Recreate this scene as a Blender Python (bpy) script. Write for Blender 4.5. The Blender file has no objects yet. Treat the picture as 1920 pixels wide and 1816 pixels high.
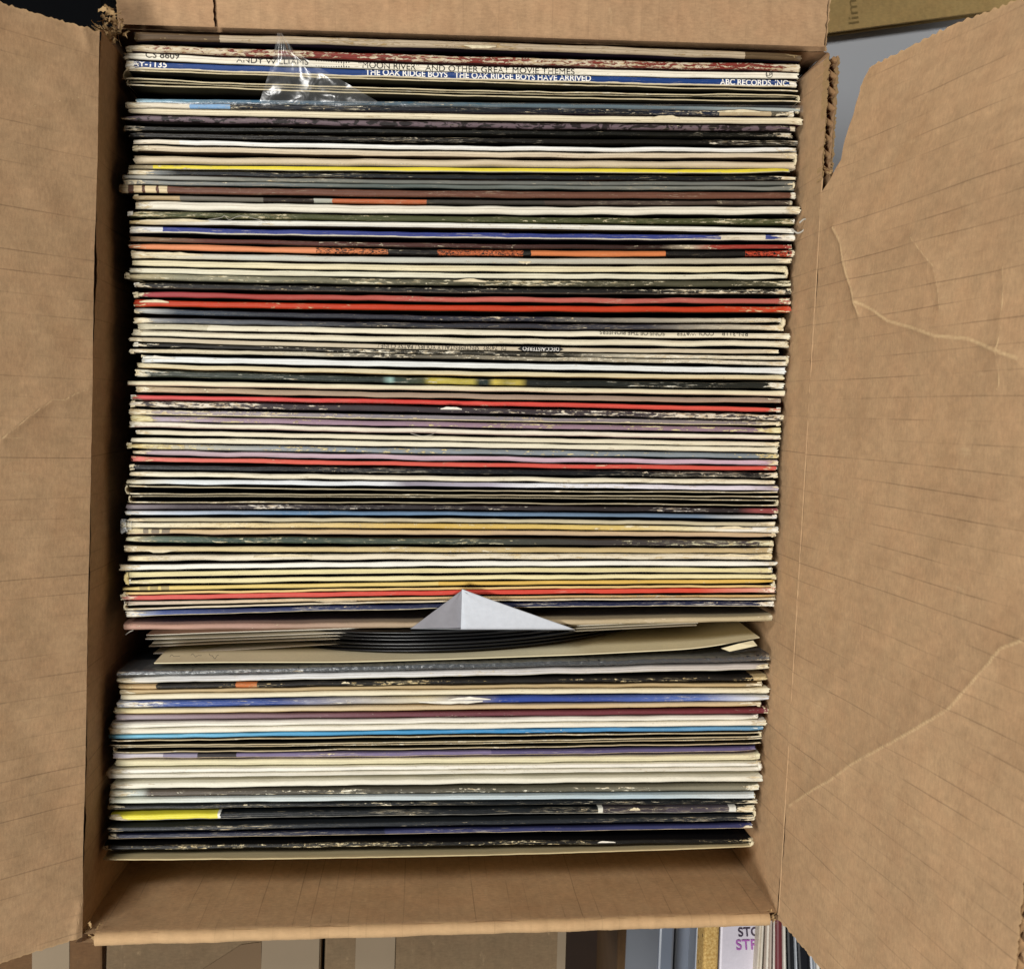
import bpy, math, random
import numpy as np
from mathutils import Matrix, Vector

random.seed(7)
RNG = np.random.default_rng(11)
scene = bpy.context.scene
COL = scene.collection

# ------------------------------------------------------------------ camera
PW, PH, FPX = 1920.0, 1816.0, 1900.0
NADIR = (785.0, 770.0)            # pixel straight below the camera
REC_Z = 0.315                     # height of a standing record sleeve
CAM_H = REC_Z + 0.4846
RIM_Z = 0.338
_n = np.array([NADIR[0] - PW / 2, PH / 2 - NADIR[1], -FPX]); _n /= np.linalg.norm(_n)
_Z = -_n
_X = np.array([1.0, 0, 0]); _X -= _Z * _X.dot(_Z); _X /= np.linalg.norm(_X)
_Y = np.cross(_Z, _X)
RW = np.stack([_X, _Y, _Z])
CAMPOS = np.array([0, 0, CAM_H])

cam_d = bpy.data.cameras.new('camera')
cam = bpy.data.objects.new('camera', cam_d); COL.objects.link(cam)
m = Matrix.Identity(4)
for i in range(3):
    for j in range(3):
        m[i][j] = float(RW[i, j])
    m[i][3] = float(CAMPOS[i])
cam.matrix_world = m
cam_d.sensor_fit = 'HORIZONTAL'; cam_d.sensor_width = 36.0
cam_d.lens = FPX / PW * 36.0
cam_d.clip_start = 0.01; cam_d.clip_end = 50
cam_d.dof.use_dof = True
cam_d.dof.focus_distance = 0.487
cam_d.dof.aperture_fstop = 22.0
scene.camera = cam

# ------------------------------------------------------------------ light
world = bpy.data.worlds.new('World'); scene.world = world
world.use_nodes = True
bg = world.node_tree.nodes['Background']
bg.inputs['Color'].default_value = (0.95, 0.97, 1.0, 1)
bg.inputs['Strength'].default_value = 0.02

def area_light(name, loc, target, sx, sy, power, color):
    d = bpy.data.lights.new(name, 'AREA'); d.shape = 'RECTANGLE'
    d.size, d.size_y, d.energy, d.color = sx, sy, power, color
    o = bpy.data.objects.new(name, d); COL.objects.link(o)
    o.location = loc
    o.rotation_euler = (Vector(target) - Vector(loc)).to_track_quat('-Z', 'Y').to_euler()
    return o
area_light('ceiling_lamp', (-0.66, 0.95, 1.75), (0, 0, 0.3), 0.8, 0.25, 22, (1.0, 0.975, 0.935))
area_light('added_fill_near', (-0.80, -0.85, 2.0), (0, 0, 0.3), 0.8, 0.28, 37, (1.0, 0.98, 0.94))  # added fill light, not a known fixture; brightens the near rows

scene.view_settings.view_transform = 'Standard'
scene.view_settings.look = 'None'
scene.view_settings.exposure = 0.0
scene.view_settings.gamma = 1.0

# ------------------------------------------------------------------ helpers
def ray(u, v):
    return RW @ np.array([u - PW / 2, PH / 2 - v, -FPX])
def at(u, v, z):
    r = ray(u, v)
    return CAMPOS + r * ((z - CAM_H) / r[2])
def on_plane(u, v, p0, nrm):
    r = ray(u, v)
    return CAMPOS + r * (np.dot(p0 - CAMPOS, nrm) / np.dot(r, nrm))
def srgb(h):
    if not isinstance(h, str):
        return tuple(h) + (1,) if len(h) == 3 else tuple(h)
    h = h.lstrip('#'); o = []
    for i in (0, 2, 4):
        c = int(h[i:i + 2], 16) / 255
        o.append(c / 12.92 if c <= 0.04045 else ((c + 0.055) / 1.055) ** 2.4)
    return tuple(o) + (1,)

def mesh_obj(name, verts, faces, mat=None, parent=None, uvs=None, smooth=False, attr=None):
    me = bpy.data.meshes.new(name)
    me.from_pydata([tuple(map(float, p)) for p in verts], [], faces)
    if uvs is not None:
        lay = me.uv_layers.new(name='UVMap')
        li = np.empty(len(me.loops), dtype=np.int32); me.loops.foreach_get('vertex_index', li)
        lay.data.foreach_set('uv', np.asarray(uvs, dtype=np.float32)[li].ravel())
    if attr:
        for k, a in attr.items():
            at_ = me.attributes.new(k, 'FLOAT', 'POINT')
            at_.data.foreach_set('value', np.asarray(a, dtype=np.float32).ravel())
    if smooth:
        me.polygons.foreach_set('use_smooth', [True] * len(me.polygons))
    if mat: me.materials.append(mat)
    me.update()
    o = bpy.data.objects.new(name, me); COL.objects.link(o)
    if parent is not None: o.parent = parent
    return o
def tag(o, label=None, cat=None, group=None, kind=None):
    if label: o['label'] = label
    if cat: o['category'] = cat
    if group: o['group'] = group
    if kind: o['kind'] = kind
    return o
def empty(name, loc=(0, 0, 0)):
    o = bpy.data.objects.new(name, None); COL.objects.link(o)
    o.location = tuple(map(float, loc)); o.empty_display_size = 0.02
    return o
def part(name, verts, faces, mat, parent, **k):
    """child mesh of an Empty at `parent.location` (vertices given in world space)"""
    off = np.array(parent.location) if parent.type == 'EMPTY' else np.zeros(3)
    return mesh_obj(name, np.asarray(verts, float) - off, faces, mat, parent, **k)
def grid_faces(nu, nv, off=0, flip=False):
    f = []
    for i in range(nu - 1):
        for j in range(nv - 1):
            a = off + i * nv + j
            q = (a, a + nv, a + nv + 1, a + 1)
            f.append(q[::-1] if flip else q)
    return f
def smooth_noise(x, scale, seed, octv=3):
    r = np.random.default_rng(seed); y = np.zeros_like(x, dtype=float); a = 1.0
    for k in range(octv):
        for _ in range(3):
            y += a * np.sin(x / scale * (2 ** k) * 6.283 * r.uniform(.6, 1.5) + r.uniform(0, 6.28)) / 3
        a *= 0.55
    return y
def noise2(x, y, scale, seed, octv=3):
    r = np.random.default_rng(seed); z = np.zeros_like(x, dtype=float); a = 1.0
    for k in range(octv):
        for _ in range(5):
            t = r.uniform(0, 6.28); q = 6.283 / scale * (2 ** k) * r.uniform(.6, 1.4)
            z += a * np.sin((x * math.cos(t) + y * math.sin(t)) * q + r.uniform(0, 6.28)) / 4
        a *= 0.55
    return z
def box_mesh(x0, x1, y0, y1, z0, z1):
    v = [(x, y, z) for z in (z0, z1) for y in (y0, y1) for x in (x0, x1)]
    f = [(0, 2, 3, 1), (4, 5, 7, 6), (0, 1, 5, 4), (2, 6, 7, 3), (0, 4, 6, 2), (1, 3, 7, 5)]
    return v, f

# ------------------------------------------------------------------ node helpers
class NT:
    def __init__(s, tree): s.t = tree
    def n(s, typ, **kw):
        nd = s.t.nodes.new(typ)
        for k, v in kw.items():
            if k.startswith('_'): setattr(nd, k[1:], v)
            else:
                key = int(k[1:]) if k[0] == 'i' and k[1:].isdigit() else k.replace('__', ' ')
                s.set(nd.inputs[key], v)
        return nd
    def set(s, inp, v):
        if isinstance(v, bpy.types.NodeSocket): s.t.links.new(v, inp)
        else: inp.default_value = v
    def math(s, op, a, b=0.0, c=0.0, clamp=False):
        nd = s.t.nodes.new('ShaderNodeMath'); nd.operation = op; nd.use_clamp = clamp
        for i, v in enumerate((a, b, c)): s.set(nd.inputs[i], v)
        return nd.outputs[0]
    def ss(s, x, lo, hi):
        nd = s.t.nodes.new('ShaderNodeMapRange'); nd.interpolation_type = 'SMOOTHSTEP'
        for i, v in enumerate((x, lo, hi, 0.0, 1.0)): s.set(nd.inputs[i], v)
        return nd.outputs[0]
    def mix(s, fac, a, b, mode='MIX'):
        nd = s.t.nodes.new('ShaderNodeMix'); nd.data_type = 'RGBA'; nd.blend_type = mode
        s.set(nd.inputs[0], fac); s.set(nd.inputs[6], a); s.set(nd.inputs[7], b)
        return nd.outputs[2]
    def comb(s, x, y, z):
        return s.n('ShaderNodeCombineXYZ', i0=x, i1=y, i2=z).outputs[0]
    def noise(s, vec, scale=1.0, detail=3.0, rough=0.55, dist=0.0):
        nd = s.n('ShaderNodeTexNoise', Vector=vec, Scale=scale, Detail=detail, Roughness=rough, Distortion=dist)
        return nd.outputs[0]
def new_mat(name):
    mt = bpy.data.materials.new(name); mt.use_nodes = True
    t = NT(mt.node_tree); b = mt.node_tree.nodes['Principled BSDF']
    return mt, t, b
def plain(name, col, rough=0.6, var=0.12, scale=60.0, bump=0.0, spec=0.4):
    mt, t, b = new_mat(name)
    co = t.n('ShaderNodeTexCoord').outputs['Object']
    nz = t.noise(co, scale, 4.0)
    c = srgb(col)
    f = t.math('MULTIPLY_ADD', nz, 2 * var, 1 - var)
    g = t.n('ShaderNodeCombineColor', Red=f, Green=f, Blue=f).outputs[0]
    t.set(b.inputs['Base Color'], t.mix(1.0, c, g, 'MULTIPLY'))
    b.inputs['Roughness'].default_value = rough
    b.inputs['Specular IOR Level'].default_value = spec
    if bump:
        bp = t.n('ShaderNodeBump', Strength=0.5, Distance=bump, Height=t.noise(co, scale * 6, 4.0))
        t.set(b.inputs['Normal'], bp.outputs[0])
    return mt

# ------------------------------------------------------------------ cardboard material
def cardboard(name, base='#A9825A', score=1.0, seed=0.0):
    """UV in metres: u along the crease, v away from it"""
    mt, t, b = new_mat(name)
    uv = t.n('ShaderNodeTexCoord').outputs['UV']
    sp = t.n('ShaderNodeSeparateXYZ', Vector=uv)
    u, v = sp.outputs[0], sp.outputs[1]
    big = t.noise(t.comb(u, v, seed), 28.0, 3.0)
    mot = t.noise(t.comb(t.math('MULTIPLY', u, 1.0), t.math('MULTIPLY', v, .6), seed + 3), 260.0, 4.0, .6)
    fib = t.noise(t.comb(t.math('MULTIPLY', u, .35), v, seed + 5), 900.0, 4.0, .7)
    fine = t.noise(t.comb(u, v, seed + 8), 3200.0, 2.0)
    # crush lines across the board, along the flutes
    jit = t.noise(t.comb(u, t.math('MULTIPLY', v, .12), seed + 9), 40.0, 1.0)
    ph = t.math('ADD', t.math('DIVIDE', u, 0.0086), t.math('MULTIPLY', jit, .5))
    fr = t.math('ABSOLUTE', t.math('SUBTRACT', t.math('FRACT', ph), .5))
    line = t.math('SUBTRACT', 1.0, t.ss(fr, 0.0, 0.05))
    dash = t.ss(t.noise(t.comb(t.math('MULTIPLY', t.math('FLOOR', ph), 7.31), t.math('MULTIPLY', v, 14.0), seed), 1.0, 3.0, .65), .38, .66)
    line = t.math('MULTIPLY', t.math('MULTIPLY', line, dash), .42 * score)
    cdist = t.n('ShaderNodeAttribute', _attribute_name='crease').outputs['Fac']
    cdist = t.math('ADD', cdist, t.math('MULTIPLY', t.math('SUBTRACT', t.noise(t.comb(u, v, seed + 41), 700.0, 4.0), .5), 1.0))
    crease = t.math('SUBTRACT', 1.0, t.ss(cdist, .1, 1.0))
    ragged = t.n('ShaderNodeAttribute', _attribute_name='edge').outputs['Fac']
    c = srgb(base)
    val = t.math('MULTIPLY_ADD', big, .34, .52)
    val = t.math('ADD', val, t.math('MULTIPLY', mot, .42))
    val = t.math('ADD', val, t.math('MULTIPLY', t.math('SUBTRACT', fib, .5), .55))
    val = t.math('ADD', val, t.math('MULTIPLY', t.math('SUBTRACT', fine, .5), .40))
    val = t.math('MULTIPLY', val, t.math('SUBTRACT', 1.0, line))
    g = t.n('ShaderNodeCombineColor', Red=val, Green=val, Blue=val).outputs[0]
    col = t.mix(1.0, c, g, 'MULTIPLY')
    hue = t.ss(t.noise(t.comb(u, v, seed + 21), 60.0, 3.0), .35, .7)
    col = t.mix(t.math('MULTIPLY', hue, .35), col, t.mix(1.0, col, (1.06, .96, .93, 1), 'MULTIPLY'))
    brk = t.ss(t.noise(t.comb(u, v, seed + 31), 120.0, 4.0, .7), .30, .52)
    cm = t.math('MULTIPLY', crease, brk)
    scuff = t.math('MULTIPLY', t.ss(t.noise(t.comb(u, t.math('MULTIPLY', v, .35), seed + 61), 150.0, 5.0, .7), .60, .74), .30)
    col = t.mix(scuff, col, srgb('#CDB088'))
    stn = t.math('MULTIPLY', t.ss(t.noise(t.comb(u, v, seed + 71), 22.0, 4.0, .6), .52, .72), .22)
    col = t.mix(stn, col, t.mix(1.0, col, (.72, .62, .5, 1), 'MULTIPLY'))
    col = t.mix(t.math('MULTIPLY', cm, .65), col, srgb('#D6B98C'))
    fl = t.noise(t.comb(t.math('MULTIPLY', u, .12), v, seed + 51), 2600.0, 3.0)
    col = t.mix(t.math('MULTIPLY', ragged, t.math('MULTIPLY_ADD', fl, .9, .15), clamp=True), col, srgb('#C4A276'))
    t.set(b.inputs['Base Color'], col)
    b.inputs['Roughness'].default_value = .82
    b.inputs['Specular IOR Level'].default_value = .25
    h = t.math('ADD', t.math('MULTIPLY', fib, .5), t.math('MULTIPLY', mot, 1.0))
    h = t.math('SUBTRACT', h, t.math('MULTIPLY', line, .3))
    h = t.math('ADD', h, t.math('MULTIPLY', cm, .8))
    bp = t.n('ShaderNodeBump', Strength=.55, Distance=.00025, Height=h)
    t.set(b.inputs['Normal'], bp.outputs[0])
    return mt
M_BOARD = cardboard('kraft_board', '#B99873', .9, 0.0)
M_BOARD_PLAIN = cardboard('kraft_board_plain', '#B08E6B', .3, 4.0)
M_CORE = plain('kraft_core', '#B9946A', .9, .2, 300)
M_FIBRE = plain('torn_kraft_fibre', '#A88A60', .95, .25, 500)

# ------------------------------------------------------------------ the box
BOXC = {'TL': at(225, 58, RIM_Z), 'TR': at(1556, 102, RIM_Z), 'BR': at(1458, 1712, RIM_Z),
        'BL': at(170, 1760, RIM_Z)}
BOXC['TL'] = at(187, 57, RIM_Z); BOXC['BL'] = at(154, 1751, RIM_Z)
BT = 0.0040
box = empty('cardboard_box', ((BOXC['TL'] + BOXC['BR']) / 2 * np.array([1, 1, 0])))
tag(box, 'open brown corrugated cardboard box with raised flaps holding the records', 'box')

def board_panel(name, A, B, out, T, parent, mat, z_curve=None, creases=(), seed=0, trim=None, cell=.0011,
                normal=None, core=True, wash=.00009, bump=.00035, ragA=.0004, liner_gap=BT, corner_cut=None, bend=None):
    """Board A->B along the crease, reaching T in direction `out`.  Two liners plus a fluted core.
    trim(s,t)->(ds,dt) bends the outline; creases are polylines in (s,t) metres."""
    L = np.linalg.norm(B - A); e = (B - A) / L
    nrm = normal if normal is not None else np.cross(e, out)
    ns, nt = max(2, int(L / cell)), max(2, int(T / cell))
    s = np.linspace(0, 1, ns); t = np.linspace(0, 1, nt)
    S, Tt = np.meshgrid(s, t, indexing='ij')
    S = S * L; Tt = Tt * T
    if trim: S, Tt = trim(S, Tt, L, T)
    eds = np.minimum(S, L - S); edt = T - Tt
    # ragged ends
    def build(side):
        rs = smooth_noise(Tt[0], .006, seed + 1 + side * 5, 5) * ragA * (1.5 if side else 1)
        S2 = S.copy(); T2 = Tt.copy()
        S2[0] += rs; S2[-1] += smooth_noise(Tt[-1], .006, seed + 2 + side * 5, 5) * ragA
        T2[:, -1] += smooth_noise(S[:, -1], .007, seed + 3 + side * 5, 5) * ragA
        d = noise2(S, Tt, .09, seed + 7, 3) * bump + noise2(S, Tt * .5, .022, seed + 17, 2) * bump * .22 + np.sin(S / .0086 * 6.283) * wash * (1 + .8 * noise2(S, Tt, .05, seed + 27, 2))
        cr = np.full_like(S, 9.0)
        for pl, wd, amp in creases:
            pl = np.array(pl); best = np.full(S.shape, 9.0)
            for a, b in zip(pl[:-1], pl[1:]):
                ab = b - a; ll = ab.dot(ab) + 1e-12
                k = np.clip(((S - a[0]) * ab[0] + (Tt - a[1]) * ab[1]) / ll, 0, 1)
                best = np.minimum(best, np.hypot(S - a[0] - k * ab[0], Tt - a[1] - k * ab[1]))
            if amp > 0: cr = np.minimum(cr, best / wd)
            d = d + amp * .35 * np.exp(-(best / .0016) ** 2) + amp * 1.5 * np.exp(-best / .007)
        if bend is not None: d = d + bend(S, Tt, L, T)
        d = d - side * liner_gap
        P = A + S2[..., None] * e + T2[..., None] * out + d[..., None] * nrm
        eg = np.zeros_like(S)
        if core: eg[0] = eg[-1] = 1; eg[:, -1] = 1
        return P.reshape(-1, 3), cr.ravel(), eg.ravel()
    P0, c0, e0 = build(0); P1, c1, e1 = build(1)
    uv = np.stack([S.ravel(), Tt.ravel()], 1)
    V = np.vstack([P0, P1])
    F = grid_faces(ns, nt) + grid_faces(ns, nt, ns * nt, True)
    o = part(name, V, F, mat, parent, uvs=np.vstack([uv, uv]), smooth=True,
             attr={'crease': np.concatenate([c0, c1 * 0 + 9.0]), 'edge': np.concatenate([e0, e1])})
    if core:
        nc = int(L / .0009); sc = np.linspace(.0006, L - .0006, nc)
        off = -liner_gap / 2 + np.sin(sc / .0072 * 6.283) * (liner_gap / 2 - .0007)
        rows = []
        tmax = np.interp(sc, S[:, -1], Tt[:, -1]); tmin = np.interp(sc, S[:, 0], Tt[:, 0])
        if bend is not None: tmin = np.where(sc < .10, np.maximum(tmin, .07), tmin)   # the core is crushed flat beside the tear
        for q in np.linspace(0, 1, 14):
            tt = tmin + (tmax - tmin) * q - (.0006 if q == 1.0 else 0)
            k = np.clip((sc - .0) / L, 0, 1)
            ss_ = sc
            if trim:
                # keep the core inside the trimmed outline
                lo = np.interp(tt, np.sort(Tt[0]), S[0][np.argsort(Tt[0])]); hi = np.interp(tt, np.sort(Tt[-1]), S[-1][np.argsort(Tt[-1])])
                ss_ = lo + (hi - lo) * k
            dd = off + noise2(ss_, tt, .09, seed + 7, 3) * bump
            if bend is not None: dd = dd + bend(ss_, tt, L, T)
            rows.append(A + ss_[:, None] * e + tt[:, None] * out + dd[:, None] * nrm)
        Vc = np.stack(rows, 1).reshape(-1, 3)
        Fc = grid_faces(nc, 14)
        oc = mesh_obj('corrugated_core', Vc - np.array(parent.location), Fc, M_CORE, o, smooth=True)
    return o

def wall(name, A, B, inward, mat, seed, top_drop=0.0):
    """vertical wall hanging from the rim line A->B (inner face), drawn rim downwards"""
    board_panel(name, A, B, np.array([0, 0, -1.0]), RIM_Z - .004, box, mat, seed=seed, normal=inward, core=False,
                cell=.0022, wash=.00008, bump=.0008, ragA=.0001)
UP = np.array([0, 0, 1.0])
def outdir(A, B, ref):
    e = (B - A) / np.linalg.norm(B - A); o = np.array([-e[1], e[0], 0.0])
    return o if o.dot(ref) > 0 else -o
oL = outdir(BOXC['TL'], BOXC['BL'], np.array([-1, 0, 0])); oR = outdir(BOXC['TR'], BOXC['BR'], np.array([1, 0, 0]))
oT = outdir(BOXC['TL'], BOXC['TR'], np.array([0, 1, 0])); oB = outdir(BOXC['BL'], BOXC['BR'], np.array([0, -1, 0]))
wall('wall', BOXC['TL'], BOXC['BL'], -oL, M_BOARD, 20)
wall('wall', BOXC['TR'], BOXC['BR'], -oR, M_BOARD, 30)
FAR_Z = .2995
FL, FR = at(205, 55, FAR_Z), at(1552, 98, FAR_Z)
board_panel('wall', FL, FR, np.array([0, 0, -1.0]), FAR_Z - .004, box, M_BOARD_PLAIN, seed=40, normal=-oT, core=False, cell=.0022, bump=.0004, ragA=.0001)
for p_, q_ in ((BOXC['TL'], FL), (BOXC['TR'], FR)):
    V = []; nn0 = 14
    for i in range(nn0):
        k = i / (nn0 - 1); b_ = p_ + (q_ - p_) * k
        V += [b_, b_ * np.array([1, 1, 0]) + np.array([0, 0, .004])]
    part('wall_corner', V, grid_faces(nn0, 2), M_BOARD_PLAIN, box, uvs=np.array([(i // 2 * .001, .3 * (i % 2)) for i in range(2 * nn0)]),
         attr={'crease': np.full(2 * nn0, 9.0), 'edge': np.zeros(2 * nn0)})
eB = (BOXC['BR'] - BOXC['BL']) / np.linalg.norm(BOXC['BR'] - BOXC['BL'])
wall('wall', BOXC['BL'] - eB * .003, BOXC['BR'] + eB * .003, -oB, M_BOARD, 50)
v, f = [tuple(BOXC[k] * np.array([1, 1, 0]) + np.array([0, 0, .003])) for k in ('TL', 'BL', 'BR', 'TR')], [(0, 1, 2, 3)]
v = [tuple(FL * np.array([1, 1, 0]) + np.array([0, 0, .003])), v[0], v[1], v[2], v[3], tuple(FR * np.array([1, 1, 0]) + np.array([0, 0, .003]))]; f = [(0, 1, 2, 3, 4, 5)]
part('bottom', v, f, M_BOARD_PLAIN, box)

def tilt(o, deg):
    a = math.radians(deg); return o * math.cos(a) + UP * math.sin(a)
def plane_st(A, B, out, pts):
    L = np.linalg.norm(B - A); e = (B - A) / L; nrm = np.cross(e, out)
    r = []
    for u, v in pts:
        p = on_plane(u, v, A, nrm) - A
        r.append((p.dot(e), p.dot(out)))
    return r

# left flap, leaning outwards
A, B = at(186, 60, RIM_Z + .0005), at(153, 1755, RIM_Z + .0005)
out = tilt(oL, 41)
def trimL(S, T, L, Tm):
    k = T / Tm
    s0 = .000 + .001 * k; s1 = L - .001 * k
    return s0 + S / L * (s1 - s0), T
cl = [(plane_st(A, B, out, [(0, 822), (60, 775), (100, 748), (118, 750), (140, 738), (164, 728)]), .0005, .0006),
      (plane_st(A, B, out, [(0, 822), (80, 819), (165, 818)]), .0003, .0002),
      (plane_st(A, B, out, [(165, 180), (120, 188), (60, 200)]), .0003, .0003),
      (plane_st(A, B, out, [(0, 22), (80, 45), (170, 92)]), .0008, -.0003),
      (plane_st(A, B, out, [(0, 140), (90, 160), (182, 184)]), .0011, -.0003),
      (plane_st(A, B, out, [(150, 1690), (140, 1755)]), .0003, .0008),
      (plane_st(A, B, out, [(150, 40), (166, 90)]), .0003, .0006)]
nrmL = np.cross((B - A) / np.linalg.norm(B - A), out)
if nrmL[2] < 0: nrmL = -nrmL
board_panel('flap', A, B, out, .165, box, M_BOARD, creases=cl, seed=60, trim=trimL, normal=nrmL, bump=.0007, ragA=.0006)

# top flap, nearly level
A, B = at(222, 55, FAR_Z + .001), at(1549, 97, FAR_Z + .001)
out = tilt(oT, 10)
nrmT = np.cross((B - A) / np.linalg.norm(B - A), out)
if nrmT[2] < 0: nrmT = -nrmT
ct = [(plane_st(A, B, out, [(225, 30), (800, 52), (1545, 80)]), .0016, -.0002)]
board_panel('flap', A, B, out, .160, box, M_BOARD_PLAIN, creases=ct, seed=70, normal=nrmT, bump=.0005)
# overlapping glued tab on that flap
A2 = at(409, 57, FAR_Z + .0035); B2 = at(1549, 93, FAR_Z + .0035)
board_panel('glued_tab', A2 + out * .0012, B2 + out * .0012 - (B2 - A2) * .004, out, .150, box, M_BOARD_PLAIN, seed=75, normal=nrmT, core=False, liner_gap=.0030, bump=.0004)

A3 = at(224, 51, FAR_Z + .0035); B3 = at(402, 56.5, FAR_Z + .0035)
board_panel('glued_tab', A3 + out * .0012, B3 + out * .0012, out, .150, box, M_BOARD_PLAIN, seed=77, normal=nrmT, core=False, liner_gap=.0030, bump=.0003)

# near flap folded right down outside, with its rounded crease
A, B = at(178, 1750, RIM_Z), BOXC['BR'] + np.array([-.004, 0, 0])
L = np.linalg.norm(B - A); e = (B - A) / L
ns = 260; S = np.linspace(0, L, ns)
prof = [(-.0006, -.0020)] + [(-.0006 + .0034 * (1 - math.cos(a)), -.0020 + .0036 * math.sin(a)) for a in np.linspace(.25, math.pi * .93, 12)] + \
       [(.0062, -.012), (.0064, -.05), (.0066, -.10), (.007, -.158)]
V = []; uvs = []; att = []
arc = 0; prev = None
for k, (a, z) in enumerate(prof):
    arc += 0 if prev is None else math.hypot(a - prev[0], z - prev[1]); prev = (a, z)
    jz = smooth_noise(S, .05, 80, 3) * .0005 + smooth_noise(S, .004, 81, 2) * .00012
    P = A + S[:, None] * e + oB * a + np.outer(z + jz * (1 if z > -.02 else 0), UP)
    V.append(P); uvs.append(np.stack([S, np.full(ns, arc)], 1)); att.append(np.full(ns, .85 if 2 <= k <= 12 else 0))
V = np.stack(V, 1).reshape(-1, 3); uvs = np.stack(uvs, 1).reshape(-1, 2); att = np.stack(att, 1).ravel()
part('flap', V, grid_faces(ns, len(prof)), M_BOARD, box, uvs=uvs, smooth=True, attr={'crease': att * 0 + 9.0, 'edge': att})

# right flap, standing almost upright, torn from the wall at its far end
A, B = at(1556, 104, RIM_Z), at(1460, 1722, RIM_Z)
out = tilt(oR, 85.0)
nrmR = np.cross((B - A) / np.linalg.norm(B - A), out)
if nrmR.dot(-oR) < 0: nrmR = -nrmR
tear = plane_st(A, B, out, [(1600, 168), (1590, 215), (1578, 262), (1571, 300), (1562, 322), (1557, 335)])
ts = [p[0] for p in tear]; tt_ = [max(0, p[1]) for p in tear]
ts = list(np.maximum.accumulate(np.array(ts) + np.arange(len(ts)) * 1e-5)); tt_ = list(np.minimum.accumulate(tt_))
endp = plane_st(A, B, out, [(1602, 160), (1613, 124), (1660, 92), (1740, 35), (1810, 0)])
def trimR(S, T, L, Tm):
    q = S / L; k = T / Tm
    sA = np.interp(T, [p[1] for p in endp] + [Tm], [p[0] for p in endp] + [endp[-1][0] + .002])
    sA = np.where(T < endp[0][1], endp[0][0], sA)
    s = sA + q * (L - sA)
    t0 = np.interp(s, ts + [ts[-1] + .005], tt_ + [0.0])
    t = t0 + k * (Tm - t0)
    sA = np.interp(t, [p[1] for p in endp] + [Tm], [p[0] for p in endp] + [endp[-1][0] + .002])
    return sA + q * (L - sA), t
def bendR(S, T, L, Tm):
    far = np.clip((.11 - S) / .11, 0, 1) ** 2
    return -far * T * .20
PR = lambda pts: plane_st(A, B, out, pts)
cr_ = [(PR([(1567, 428), (1580, 455), (1592, 510), (1610, 560), (1618, 590)]), .0011, .0011),
       (PR([(1614, 566), (1645, 582), (1670, 602), (1720, 615), (1760, 630), (1820, 635), (1870, 655), (1915, 672)]), .0010, .0010),
       (PR([(1710, 445), (1730, 470), (1755, 498), (1763, 540), (1768, 580)]), .0005, .0005),
       (PR([(1480, 1510), (1530, 1478), (1560, 1462), (1600, 1432), (1680, 1390), (1780, 1330), (1880, 1215), (1920, 1200)]), .0010, .0006),
       (PR([(1560, 300), (1700, 262), (1920, 180)]), .0005, -.0003),
       (PR([(1580, 450), (1700, 425), (1800, 395)]), .0008, -.0003),
       (PR([(1880, 500), (1876, 720), (1872, 730)]), .0006, .0002)]
board_panel('flap', A, B, out, .166, box, M_BOARD, creases=cr_, seed=90, trim=trimR, normal=nrmR, bump=.0006, ragA=.0006, bend=bendR)
# light worn line along the right crease
S = np.linspace(.055, np.linalg.norm(B - A) - .002, 300)
e = (B - A) / np.linalg.norm(B - A)
wv = .0008 + .0003 * smooth_noise(S, .012, 5, 3)
V = []
for q in (-1, -.4, .4, 1):
    V.append(A + S[:, None] * e + np.outer(q * wv, out * .75) - np.outer(np.full(len(S), .0001 + .0004 * (1 - q * q)), oR))
V = np.stack(V, 1).reshape(-1, 3)
part('crease_ridge', V, grid_faces(300, 4), M_BOARD, box, smooth=True, uvs=np.stack([np.repeat(S, 4), np.tile([0, .001, .002, .003], 300)], 1),
     attr={'crease': np.repeat(np.clip(1.35 - .8 * smooth_noise(S, .03, 6, 3), .75, 3), 4), 'edge': np.zeros(1200)})
# torn wall lip with open flutes beside the gap
S = np.linspace(0, .056, 120)
def strip(off0, off1, z0, z1, seed, mat, name):
    j = smooth_noise(S, .006, seed, 4)
    a = A + S[:, None] * e + np.outer(off0 + j * .0004, oR) + np.outer(z0 + j * .0003, UP)
    b = A + S[:, None] * e + np.outer(off1 + j * .0004, oR) + np.outer(np.full(len(S), z1), UP)
    part(name, np.stack([a, b], 1).reshape(-1, 3), grid_faces(120, 2), mat, box, smooth=True)
strip(.0040, .0046, .0016, -.02, 101, M_FIBRE, 'torn_liner')
strip(-.0003, -.0002, .0010, -.006, 102, M_FIBRE, 'torn_liner')
sc = np.linspace(.0, .056, 200)
w = A + sc[:, None] * e + np.outer(.0021 + np.sin(sc / .0072 * 6.283) * .0019, oR)
part('corrugated_core', np.stack([w + UP * -.0004, w - UP * .03], 1).reshape(-1, 3), grid_faces(200, 2), M_CORE, box, smooth=True)

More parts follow.
